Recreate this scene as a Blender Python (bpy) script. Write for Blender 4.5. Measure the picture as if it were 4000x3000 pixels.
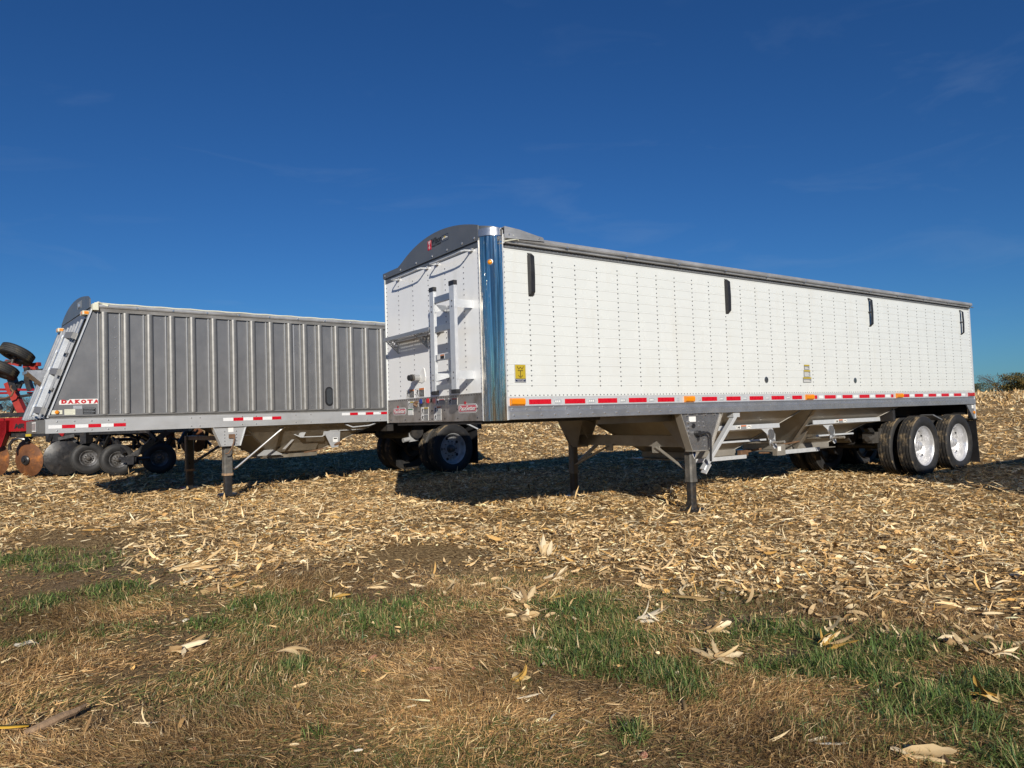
import bpy, math, random
import numpy as np
from mathutils import Vector, Matrix
R_ = math.radians
random.seed(7); rng = np.random.default_rng(11)
S = bpy.context.scene
COL = S.collection
for o in list(bpy.data.objects): bpy.data.objects.remove(o)

# ------------------------------------------------------------------ camera, sky, sun, exposure
CAM = Vector((-4.6016, -6.2180, 1.2866))
cd = bpy.data.cameras.new('camera'); cam = bpy.data.objects.new('camera', cd); COL.objects.link(cam)
S.camera = cam
cd.sensor_width = 36.0; cd.lens = 36.0*2760.9/4000; cd.clip_end = 6000; cd.clip_start = 0.05
ya, pi_, ro = -0.6090, 0.0460, 0.0308
Ry = Matrix.Rotation(ya, 3, 'Z') @ Matrix.Rotation(pi_, 3, 'X') @ Matrix.Rotation(ro, 3, 'Y')
base = Matrix(((1,0,0),(0,0,-1),(0,1,0)))          # camera looks down -Z: x right, y up -> world x, z ; -z -> y
cam.matrix_world = Matrix.Translation(CAM) @ (Ry @ base).to_4x4()

SUN = Vector((0.50, 1.0, -0.472)).normalized()       # direction the light travels
w = bpy.data.worlds.new('World'); S.world = w; w.use_nodes = True
nt = w.node_tree; nt.nodes.clear()
out = nt.nodes.new('ShaderNodeOutputWorld'); bg = nt.nodes.new('ShaderNodeBackground')
sky = nt.nodes.new('ShaderNodeTexSky'); sky.sky_type = 'NISHITA'; sky.sun_disc = False
sky.sun_elevation = math.asin(-SUN.z); sky.sun_rotation = math.atan2(-SUN.x, -SUN.y) % (2*math.pi)
sky.altitude = 300; sky.air_density = 1.0; sky.dust_density = 0.2; sky.ozone_density = 2.0
bg.inputs['Strength'].default_value = 0.089
tc = nt.nodes.new('ShaderNodeTexCoord')
mp = nt.nodes.new('ShaderNodeMapping'); mp.inputs['Scale'].default_value = (1.8, 2.6, 10.0); mp.inputs['Location'].default_value = (3.1, 1.7, 0.4); mp.inputs['Rotation'].default_value = (0.12, 0.10, 0.5)
nz = nt.nodes.new('ShaderNodeTexNoise'); nz.inputs['Scale'].default_value = 2.1; nz.inputs['Detail'].default_value = 7; nz.inputs['Roughness'].default_value = 0.55
nz.inputs['Distortion'].default_value = 0.6
cr = nt.nodes.new('ShaderNodeValToRGB'); cr.color_ramp.elements[0].position = 0.56; cr.color_ramp.elements[0].color = (0,0,0,1)
cr.color_ramp.elements[1].position = 0.85; cr.color_ramp.elements[1].color = (0.13,0.13,0.13,1)
hs = nt.nodes.new('ShaderNodeHueSaturation'); hs.inputs['Saturation'].default_value = 1.1; hs.inputs['Value'].default_value = 1.0
mx = nt.nodes.new('ShaderNodeMixRGB'); mx.inputs['Color2'].default_value = (3.2, 4.2, 5.6, 1)
L = nt.links.new
L(tc.outputs['Generated'], mp.inputs['Vector']); L(mp.outputs['Vector'], nz.inputs['Vector']); L(nz.outputs['Fac'], cr.inputs['Fac'])
L(sky.outputs['Color'], hs.inputs['Color']); tint = nt.nodes.new('ShaderNodeMixRGB'); tint.blend_type = 'MULTIPLY'; tint.inputs['Fac'].default_value = 1; tint.inputs['Color2'].default_value = (0.19,0.42,0.71,1)
L(hs.outputs['Color'], tint.inputs['Color1']); L(tint.outputs['Color'], mx.inputs['Color1']); sx = nt.nodes.new('ShaderNodeSeparateXYZ'); L(tc.outputs['Generated'], sx.inputs['Vector'])
zr_ = nt.nodes.new('ShaderNodeMapRange'); zr_.inputs['From Min'].default_value = 0.62; zr_.inputs['From Max'].default_value = 0.34; L(sx.outputs['Z'], zr_.inputs['Value'])
cm_ = nt.nodes.new('ShaderNodeMixRGB'); cm_.blend_type = 'MULTIPLY'; cm_.inputs['Fac'].default_value = 1; L(cr.outputs['Color'], cm_.inputs['Color1']); L(zr_.outputs['Result'], cm_.inputs['Color2'])
L(cm_.outputs['Color'], mx.inputs['Fac'])
L(mx.outputs['Color'], bg.inputs['Color']); L(bg.outputs['Background'], out.inputs['Surface'])

sl = bpy.data.lights.new('sun', 'SUN'); sl.energy = 4.9; sl.angle = R_(0.55); sl.color = (1.0, 0.93, 0.82)
so = bpy.data.objects.new('sun', sl); COL.objects.link(so); so.rotation_euler = SUN.to_track_quat('-Z', 'Y').to_euler(); so.location = (-20, -40, 30)
S.view_settings.view_transform = 'Standard'; S.view_settings.look = 'None'; S.view_settings.gamma = 1; S.view_settings.exposure = 0.14
S.view_settings.use_curve_mapping = False
S.render.engine = 'CYCLES'; S.cycles.max_bounces = 6; S.cycles.diffuse_bounces = 3; S.cycles.glossy_bounces = 4

# ------------------------------------------------------------------ materials
def mat(name, col, rough=0.5, metal=0.0, var=0.0, vscale=6.0, bump=0.0, bscale=60.0, col2=None, c2pos=(0.45, 0.65), c2scale=4.0, c2stretch=(1,1,1), spec=None, coat=0.0, detail=5):
    m = bpy.data.materials.new(name); m.use_nodes = True
    n = m.node_tree; b = n.nodes['Principled BSDF']; k = n.links.new
    b.inputs['Base Color'].default_value = (*col, 1); b.inputs['Roughness'].default_value = rough; b.inputs['Metallic'].default_value = metal
    if spec is not None: b.inputs['Specular IOR Level'].default_value = spec
    if coat: b.inputs['Coat Weight'].default_value = coat; b.inputs['Coat Roughness'].default_value = 0.08
    t = n.nodes.new('ShaderNodeTexCoord'); cur = None
    if col2 is not None:
        mpp = n.nodes.new('ShaderNodeMapping'); mpp.inputs['Scale'].default_value = c2stretch
        q = n.nodes.new('ShaderNodeTexNoise'); q.inputs['Scale'].default_value = c2scale; q.inputs['Detail'].default_value = detail; q.inputs['Roughness'].default_value = 0.62
        r = n.nodes.new('ShaderNodeValToRGB'); r.color_ramp.elements[0].position = c2pos[0]; r.color_ramp.elements[1].position = c2pos[1]
        r.color_ramp.elements[0].color = (*col, 1); r.color_ramp.elements[1].color = (*col2, 1)
        k(t.outputs['Object'], mpp.inputs['Vector']); k(mpp.outputs['Vector'], q.inputs['Vector']); k(q.outputs['Fac'], r.inputs['Fac']); cur = r.outputs['Color']
    if var:
        q = n.nodes.new('ShaderNodeTexNoise'); q.inputs['Scale'].default_value = vscale; q.inputs['Detail'].default_value = 6; q.inputs['Roughness'].default_value = 0.65
        k(t.outputs['Object'], q.inputs['Vector'])
        mr = n.nodes.new('ShaderNodeMapRange'); mr.inputs['From Min'].default_value = 0.3; mr.inputs['From Max'].default_value = 0.7
        mr.inputs['To Min'].default_value = 1-var; mr.inputs['To Max'].default_value = 1+var
        k(q.outputs['Fac'], mr.inputs['Value'])
        v = n.nodes.new('ShaderNodeVectorMath'); v.operation = 'SCALE'
        if cur is not None: k(cur, v.inputs[0])
        else: v.inputs[0].default_value = col
        k(mr.outputs['Result'], v.inputs['Scale']); cur = v.outputs['Vector']
        mr2 = n.nodes.new('ShaderNodeMapRange'); mr2.inputs['From Min'].default_value = 0.3; mr2.inputs['From Max'].default_value = 0.7
        mr2.inputs['To Min'].default_value = max(0.02, rough-0.12*min(1, var*4)); mr2.inputs['To Max'].default_value = min(1, rough+0.12*min(1, var*4))
        k(q.outputs['Fac'], mr2.inputs['Value']); k(mr2.outputs['Result'], b.inputs['Roughness'])
    if cur is not None: k(cur, b.inputs['Base Color'])
    if bump:
        q = n.nodes.new('ShaderNodeTexNoise'); q.inputs['Scale'].default_value = bscale; q.inputs['Detail'].default_value = 4
        bm = n.nodes.new('ShaderNodeBump'); bm.inputs['Strength'].default_value = bump; bm.inputs['Distance'].default_value = 0.01
        k(t.outputs['Object'], q.inputs['Vector']); k(q.outputs['Fac'], bm.inputs['Height']); k(bm.outputs['Normal'], b.inputs['Normal'])
    return m

M = {}
M['white'] = mat('white_trailer_paint', (0.60,0.622,0.61), 0.27, var=0.03, vscale=2.5, bump=0.10, bscale=2.2, col2=(0.565,0.57,0.535), c2pos=(0.55,0.8), c2scale=1.2, c2stretch=(3,3,0.6))
M['white_front'] = mat('white_front_paint', (0.84,0.85,0.85), 0.20, var=0.04, vscale=1.5, bump=0.06, bscale=2.5, col2=(0.74,0.74,0.71), c2pos=(0.55,0.8), c2scale=1.6, c2stretch=(2.5,2.5,0.5))
M['alu'] = mat('weathered_aluminium', (0.42,0.43,0.45), 0.38, 0.75, var=0.14, vscale=7, bump=0.05, bscale=40)
M['alu_rail'] = mat('aluminium_rail', (0.40,0.42,0.46), 0.36, 0.7, var=0.12, vscale=5, col2=(0.46,0.45,0.42), c2pos=(0.5,0.75), c2scale=3, c2stretch=(0.3,1,4))
M['alu_light'] = mat('bright_aluminium', (0.62,0.64,0.66), 0.35, 0.35, var=0.08, vscale=12, bump=0.05, bscale=90)
M['steel'] = mat('polished_stainless', (0.50,0.50,0.51), 0.28, 0.85, var=0.10, vscale=9)
M['steel_panel'] = mat('worn_stainless_panel', (0.42,0.40,0.385), 0.34, 0.75, var=0.12, vscale=9, col2=(0.20,0.165,0.13), c2pos=(0.48,0.72), c2scale=3.0, c2stretch=(1,1.3,1.3))
M['chrome'] = mat('chrome_corner', (0.80,0.73,0.62), 0.06, 1.0, col2=(0.26,0.245,0.235), c2pos=(0.50,0.66), c2scale=7, c2stretch=(2.6,2.6,0.07), detail=3)  # dark vertical streaks in the base colour stand in for reflections
M['rivet'] = mat('rivet_metal', (0.22,0.22,0.23), 0.30, 0.9)
M['rivet_light'] = mat('rivet_metal_light', (0.55,0.55,0.55), 0.25, 0.8)
M['rail_top'] = mat('roof_rail_aluminium', (0.40,0.405,0.41), 0.45, 0.45, var=0.16, vscale=4, col2=(0.29,0.29,0.285), c2pos=(0.45,0.7), c2scale=3, c2stretch=(0.5,1,3))
M['rivband'] = mat('rivet_band_grey', (0.16,0.165,0.17), 0.5, 0.3, var=0.1)
M['cap'] = mat('grey_cap_panel', (0.115,0.125,0.14), 0.42, 0.2, var=0.08, vscale=3, col2=(0.15,0.155,0.165), c2pos=(0.5,0.8), c2scale=2)
M['tarp'] = mat('dark_grey_tarp', (0.07,0.073,0.08), 0.6, var=0.15, vscale=3, bump=0.2, bscale=5)
M['black'] = mat('black_rubber_plastic', (0.018,0.018,0.02), 0.45, var=0.2, vscale=10)
M['black_metal'] = mat('black_painted_metal', (0.020,0.020,0.022), 0.35, var=0.25, vscale=12, col2=(0.07,0.055,0.04), c2pos=(0.55,0.8), c2scale=7)
M['red_tape'] = mat('red_reflector', (0.50,0.006,0.018), 0.28, var=0.10, vscale=20)
M['white_tape'] = mat('white_reflector', (0.70,0.71,0.72), 0.32, var=0.06, vscale=20)
M['silver_tape'] = mat('silver_reflector', (0.48,0.50,0.53), 0.28, 0.3, var=0.12, vscale=14)
M['amber'] = mat('amber_lens', (0.70,0.24,0.008), 0.18, coat=0.5)
M['redlens'] = mat('red_lens', (0.42,0.01,0.02), 0.2, coat=0.4)
M['rubber'] = mat('tyre_rubber', (0.016,0.016,0.017), 0.62, var=0.25, vscale=8, bump=0.15, bscale=40, col2=(0.045,0.040,0.034), c2pos=(0.5,0.85), c2scale=3)
M['tread'] = mat('muddy_tread', (0.028,0.026,0.024), 0.8, var=0.25, vscale=12, bump=0.5, bscale=50, col2=(0.20,0.15,0.09), c2pos=(0.52,0.64), c2scale=5.5, c2stretch=(1,1,1))
M['tread_dark'] = mat('dark_tread', (0.024,0.024,0.024), 0.75, var=0.25, vscale=12, bump=0.4, bscale=50, col2=(0.13,0.105,0.06), c2pos=(0.52,0.72), c2scale=4)
M['rim'] = mat('polished_rim', (0.72,0.72,0.73), 0.32, 0.6, var=0.08, vscale=12)
M['rim_white'] = mat('dusty_white_rim', (0.42,0.43,0.44), 0.45, 0.1, var=0.15, vscale=9, col2=(0.20,0.18,0.15), c2pos=(0.5,0.75), c2scale=6)
M['dark'] = mat('dark_undercarriage', (0.022,0.021,0.021), 0.55, var=0.3, vscale=6, col2=(0.06,0.05,0.04), c2pos=(0.5,0.8), c2scale=5)
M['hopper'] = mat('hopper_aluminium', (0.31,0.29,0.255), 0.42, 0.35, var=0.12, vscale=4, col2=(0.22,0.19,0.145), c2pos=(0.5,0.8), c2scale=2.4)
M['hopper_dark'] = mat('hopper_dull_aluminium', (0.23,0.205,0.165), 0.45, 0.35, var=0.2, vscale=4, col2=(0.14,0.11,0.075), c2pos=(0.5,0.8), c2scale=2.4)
M['grey_panel'] = mat('dull_grey_aluminium_sheet', (0.198,0.200,0.206), 0.38, 0.4, var=0.10, vscale=3, bump=0.03, bscale=3, col2=(0.245,0.245,0.245), c2pos=(0.5,0.85), c2scale=2.2, c2stretch=(2,2,0.7))
M['grey_rib'] = mat('dull_aluminium_post', (0.25,0.245,0.235), 0.38, 0.45, var=0.10, vscale=10)
M['grey_rail'] = mat('grey_trailer_rail', (0.43,0.44,0.45), 0.45, 0.3, var=0.06, vscale=5, col2=(0.36,0.36,0.35), c2pos=(0.5,0.8), c2scale=2.4, c2stretch=(0.5,1,4))
M['slope'] = mat('front_slope_aluminium', (0.30,0.305,0.31), 0.33, 0.45, var=0.10, vscale=6)
M['yellow'] = mat('yellow_decal', (0.42,0.31,0.02), 0.45)
M['navy'] = mat('navy_decal', (0.01,0.02,0.06), 0.45)
M['paper'] = mat('white_label', (0.72,0.72,0.70), 0.5, var=0.05, vscale=30)
M['cream'] = mat('cream_label', (0.62,0.62,0.50), 0.6, var=0.06, vscale=30)
M['ink'] = mat('black_print', (0.012,0.012,0.013), 0.5)
M['orange_ink'] = mat('orange_print', (0.62,0.16,0.02), 0.5)
M['green_ink'] = mat('green_print', (0.02,0.16,0.06), 0.5)
M['red_ink'] = mat('red_print', (0.45,0.012,0.02), 0.45)
M['pink_ink'] = mat('faded_red_print', (0.50,0.09,0.12), 0.45)
M['grey_ink'] = mat('grey_print', (0.22,0.23,0.24), 0.5)
M['glass'] = mat('dark_sight_glass', (0.05,0.055,0.06), 0.12, 0.0, coat=0.6)
M['blue'] = mat('blue_gladhand', (0.012,0.03,0.20), 0.35)
M['machine_red'] = mat('machine_red_paint', (0.25,0.006,0.009), 0.32, var=0.12, vscale=5, coat=0.2)
M['faded_red'] = mat('faded_red_paint', (0.30,0.028,0.02), 0.45, var=0.15, vscale=5)
M['rust'] = mat('rusty_disc_steel', (0.15,0.062,0.026), 0.6, 0.25, var=0.25, vscale=7, bump=0.2, bscale=60, col2=(0.36,0.13,0.025), c2pos=(0.52,0.72), c2scale=5)
M['brown_steel'] = mat('earthy_steel', (0.16,0.09,0.05), 0.6, 0.2, var=0.3, vscale=8)
M['lug'] = mat('hub_steel', (0.14,0.13,0.12), 0.4, 0.6, var=0.2, vscale=20)
M['leg_grey'] = mat('weathered_leg_grey', (0.12,0.115,0.105), 0.5, 0.3, var=0.25, vscale=8, col2=(0.24,0.22,0.19), c2pos=(0.5,0.75), c2scale=6)
M['rim_dirty'] = mat('dirty_dark_rim', (0.16,0.16,0.165), 0.5, 0.3, var=0.3, vscale=12, col2=(0.05,0.045,0.04), c2pos=(0.45,0.65), c2scale=8)
M['kraft'] = mat('yellow_strap', (0.58,0.34,0.03), 0.6)
M['wood'] = mat('weathered_wood', (0.30,0.20,0.12), 0.85, var=0.3, vscale=14, bump=0.6, bscale=40)
M['bark'] = mat('tree_bark', (0.085,0.07,0.055), 0.9, var=0.3, vscale=5)

def streaks(m, sc, st, strength, dist=0.01):
    n = m.node_tree; b = n.nodes['Principled BSDF']; t = n.nodes.new('ShaderNodeTexCoord'); mp = n.nodes.new('ShaderNodeMapping'); mp.inputs['Scale'].default_value = st
    q = n.nodes.new('ShaderNodeTexNoise'); q.inputs['Scale'].default_value = sc; q.inputs['Detail'].default_value = 5
    bm = n.nodes.new('ShaderNodeBump'); bm.inputs['Strength'].default_value = strength; bm.inputs['Distance'].default_value = dist
    n.links.new(t.outputs['Object'], mp.inputs['Vector']); n.links.new(mp.outputs['Vector'], q.inputs['Vector']); n.links.new(q.outputs['Fac'], bm.inputs['Height']); n.links.new(bm.outputs['Normal'], b.inputs['Normal'])
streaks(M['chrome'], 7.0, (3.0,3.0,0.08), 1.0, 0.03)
streaks(M['steel_panel'], 5.0, (1,1.5,0.6), 0.08)
def vmat(name, rough=0.85, trans=0.25, spec=0.25):      # colour comes from the pieces' own colour attribute
    m = bpy.data.materials.new(name); m.use_nodes = True; n = m.node_tree; b = n.nodes['Principled BSDF']; k = n.links.new
    a = n.nodes.new('ShaderNodeAttribute'); a.attribute_name = 'Col'
    k(a.outputs['Color'], b.inputs['Base Color']); b.inputs['Roughness'].default_value = rough; b.inputs['Specular IOR Level'].default_value = spec
    tr = n.nodes.new('ShaderNodeBsdfTranslucent'); k(a.outputs['Color'], tr.inputs['Color'])
    ms = n.nodes.new('ShaderNodeMixShader'); ms.inputs['Fac'].default_value = trans
    o = n.nodes['Material Output']; k(b.outputs['BSDF'], ms.inputs[1]); k(tr.outputs['BSDF'], ms.inputs[2]); k(ms.outputs['Shader'], o.inputs['Surface'])
    return m
M['residue'] = vmat('dry_corn_residue', 0.75, 0.10, 0.3)
M['grass'] = vmat('grass_blades', 0.6, 0.25, 0.35)
M['leaves'] = vmat('tree_leaves', 0.7, 0.25)

# ------------------------------------------------------------------ helpers
class MB:
    def __init__(s): s.v = []; s.f = []
    def add(s, vs, fs):
        n = len(s.v); s.v += [tuple(v) for v in vs]; s.f += [tuple(i+n for i in f) for f in fs]; return s
    def box(s, x0, x1, y0, y1, z0, z1):
        return s.add([(x0,y0,z0),(x1,y0,z0),(x1,y1,z0),(x0,y1,z0),(x0,y0,z1),(x1,y0,z1),(x1,y1,z1),(x0,y1,z1)],
                     [(0,3,2,1),(4,5,6,7),(0,1,5,4),(1,2,6,5),(2,3,7,6),(3,0,4,7)])
    def bar(s, p, q, w, h, up=(0,0,1)):
        p = Vector(p); q = Vector(q); d = (q-p).normalized(); up = Vector(up)
        if abs(d.dot(up)) > 0.98: up = Vector((0,1,0))
        a = d.cross(up).normalized()*w/2; b = a.cross(d).normalized()*h/2
        vs = [p-a-b, p+a-b, p+a+b, p-a+b, q-a-b, q+a-b, q+a+b, q-a+b]
        return s.add(vs, [(0,1,2,3),(7,6,5,4),(0,4,5,1),(1,5,6,2),(2,6,7,3),(3,7,4,0)])
    def prism(s, poly, a0, a1, axis='y'):      # poly in the two remaining axes, in xyz order
        def P(u, v, a): return {'x':(a,u,v),'y':(u,a,v),'z':(u,v,a)}[axis]
        n = len(poly)
        vs = [P(u,v,a0) for u,v in poly]+[P(u,v,a1) for u,v in poly]
        return s.add(vs, [tuple(range(n)), tuple(range(2*n-1, n-1, -1))]+[(i,(i+1)%n,(i+1)%n+n,i+n) for i in range(n)])
    def cyl(s, p, q, r, n=12, r2=None):
        p = Vector(p); q = Vector(q); d = (q-p).normalized(); u = d.orthogonal().normalized(); v = d.cross(u); r2 = r if r2 is None else r2
        vs = [p+(u*math.cos(2*math.pi*i/n)+v*math.sin(2*math.pi*i/n))*r for i in range(n)]+[q+(u*math.cos(2*math.pi*i/n)+v*math.sin(2*math.pi*i/n))*r2 for i in range(n)]
        return s.add(vs, [tuple(range(n))[::-1], tuple(range(n,2*n))]+[(i,(i+1)%n,(i+1)%n+n,i+n) for i in range(n)])
    def tube(s, pts, r, n=8):
        pts = [Vector(p) for p in pts]; rings = []; u = None
        for i, p in enumerate(pts):
            d = (pts[min(i+1,len(pts)-1)]-pts[max(i-1,0)]).normalized()
            u = d.orthogonal().normalized() if u is None else (u-d*u.dot(d)).normalized()
            v = d.cross(u); rr = r[i] if isinstance(r,(list,tuple)) else r
            rings.append([p+(u*math.cos(2*math.pi*k/n)+v*math.sin(2*math.pi*k/n))*rr for k in range(n)])
        vs = [q for g in rings for q in g]; fs = []
        for i in range(len(pts)-1):
            for k in range(n): fs.append((i*n+k, i*n+(k+1)%n, (i+1)*n+(k+1)%n, (i+1)*n+k))
        fs += [tuple(range(n))[::-1], tuple(range((len(pts)-1)*n, len(pts)*n))]
        return s.add(vs, fs)
    def lathe(s, prof, c, axis, n=40, ang=2*math.pi, a0=0.0, ref=None):   # prof = (radius, height along axis)
        c = Vector(c); d = Vector(axis).normalized(); u = (Vector(ref) if ref else d.orthogonal()).normalized(); v = d.cross(u)
        full = abs(ang-2*math.pi) < 1e-6; m = n if full else n+1; vs = []; fs = []
        for i in range(m):
            t = a0+ang*i/n; e = u*math.cos(t)+v*math.sin(t)
            vs += [c+e*r+d*h for r,h in prof]
        k = len(prof)
        for i in range(n):
            j = (i+1)%m
            for a in range(k-1): fs.append((i*k+a, j*k+a, j*k+a+1, i*k+a+1))
        return s.add(vs, fs)
    def dome(s, c, nrm, r, h, n=6):
        c = Vector(c); d = Vector(nrm).normalized(); u = d.orthogonal().normalized(); v = d.cross(u); vs = []
        for rr, hh in ((r,0),(r*.72,h*.7)):
            vs += [c+(u*math.cos(2*math.pi*i/n)+v*math.sin(2*math.pi*i/n))*rr+d*hh for i in range(n)]
        vs.append(c+d*h)
        return s.add(vs, [(i,(i+1)%n,(i+1)%n+n,i+n) for i in range(n)]+[(i+n,(i+1)%n+n,2*n) for i in range(n)])
    def mesh(s, name, m, smooth=30):
        me = bpy.data.meshes.new(name); me.from_pydata(s.v, [], s.f); me.materials.append(m)
        if smooth:
            me.shade_smooth(); me.set_sharp_from_angle(angle=R_(smooth))
        return me
    def build(s, name, m, parent=None, smooth=30, label=None, kind=None, bevel=0, loc=None):
        o = bpy.data.objects.new(name, s.mesh(name, m, smooth)); COL.objects.link(o)
        if parent: o.parent = parent
        if label: o['label'] = label
        if kind: o['kind'] = kind
        if loc: o.location = loc
        if bevel:
            b = o.modifiers.new('bevel','BEVEL'); b.width = bevel; b.segments = 2; b.limit_method = 'ANGLE'
        return o
def inst(name, me, parent, loc=(0,0,0), rot=(0,0,0), scale=None):
    o = bpy.data.objects.new(name, me); COL.objects.link(o); o.parent = parent; o.location = loc; o.rotation_euler = rot
    if scale: o.scale = scale
    return o
def thing(name, label, cat, loc=(0,0,0), rz=0, group=None):
    o = bpy.data.objects.new(name, None); COL.objects.link(o); o.location = loc; o.rotation_euler = (0,0,rz); o.empty_display_size = 0.3
    return tag(o, label, cat, group)
def tag(o, label, cat, group=None):
    o['label'] = label; o['category'] = cat
    if group: o['group'] = group
    return o
def text(s, size, m, parent, org, xdir, ydir, name='lettering', bold=0.0, shear=0.0, depth=0.0006, width=None, spacing=1.0, align='CENTER'):
    cu = bpy.data.curves.new(name, 'FONT'); cu.body = s; cu.size = size; cu.offset = bold*size; cu.shear = shear; cu.align_x = align; cu.align_y = 'CENTER'
    cu.extrude = depth; cu.space_character = spacing; cu.resolution_u = 2
    t = bpy.data.objects.new(name, cu); COL.objects.link(t)
    dg = bpy.context.evaluated_depsgraph_get(); me = bpy.data.meshes.new_from_object(t.evaluated_get(dg)); me.materials.clear(); me.materials.append(m)
    bpy.data.objects.remove(t); bpy.data.curves.remove(cu)
    co = np.empty(len(me.vertices)*3); me.vertices.foreach_get('co', co); co = co.reshape(-1,3)
    if width: co[:,0] *= width/max(1e-6, np.ptp(co[:,0]))
    X = np.array(xdir, float); Y = np.array(ydir, float); Z = np.cross(X, Y)
    co = np.array(org)+co[:,:1]*X+co[:,1:2]*Y+co[:,2:]*Z
    me.vertices.foreach_set('co', co.ravel()); me.update()
    o = bpy.data.objects.new(name, me); COL.objects.link(o); o.parent = parent
    return o
def kids(o): return [c for c in bpy.data.objects if c.parent == o]

# ------------------------------------------------------------------ terrain
FW = np.array([0.57206793, 0.82020624]); RT = np.array([0.82020624, -0.57206793]); CXY = np.array([CAM.x, CAM.y])
_ph = rng.uniform(0, 6.28, (24,)); _fx = rng.normal(0, 1, (24, 2)); _sc = np.array([0.5,0.7,1.0,1.3,1.7,2.2,2.8,3.5,4.5,5.5,7,9]*2)
def bumps(x, y, lo=0, hi=12):
    z = 0*x
    for i in range(lo, hi):
        z = z+np.sin(x*_fx[i,0]*_sc[i]+y*_fx[i,1]*_sc[i]+_ph[i])/(_sc[i]**0.9)
    return z
def height(x, y):
    x = np.asarray(x, float); y = np.asarray(y, float)
    dx = x-CXY[0]; dy = y-CXY[1]; r = np.hypot(dx, dy); az = np.arctan2(dx*RT[0]+dy*RT[1], dx*FW[0]+dy*FW[1])
    s = 0.0500-0.0150*np.clip((az+0.6)/1.2, -0.3, 1.2)
    t = np.clip(r-13, 0, 64); h = s*t*t/(t+8)
    h = h-np.clip(r-82, 0, 400)*0.012
    amp = 0.011+0.025*np.clip((r-22)/30, 0, 1)
    return h+bumps(x, y)*amp*np.clip((r-0.5)/4, 0.4, 1)*np.clip((140-r)/60, 0, 1)
EDGE = np.array([(-60,40.0),(-14,10.0),(-6.6,5.6),(-4.9,3.5),(-4.0,2.3),(-2.8,0.45),(-1.45,-1.6),(-0.75,-3.3),(-0.1,-4.6),(1.2,-7.2),(3,-11)])
def edge(x, y):                                           # + on the field side
    x = np.asarray(x, float); y = np.asarray(y, float); best = np.full(x.shape, 1e9); sg = np.ones(x.shape)
    for a, b in zip(EDGE[:-1], EDGE[1:]):
        d = b-a; t = np.clip(((x-a[0])*d[0]+(y-a[1])*d[1])/(d@d), 0, 1)
        px = x-a[0]-t*d[0]; py = y-a[1]-t*d[1]; q = np.hypot(px, py); c = d[0]*py-d[1]*px
        m = q < best; best = np.where(m, q, best); sg = np.where(m, np.where(c > 0, 1, -1), sg)
    return best*sg

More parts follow.
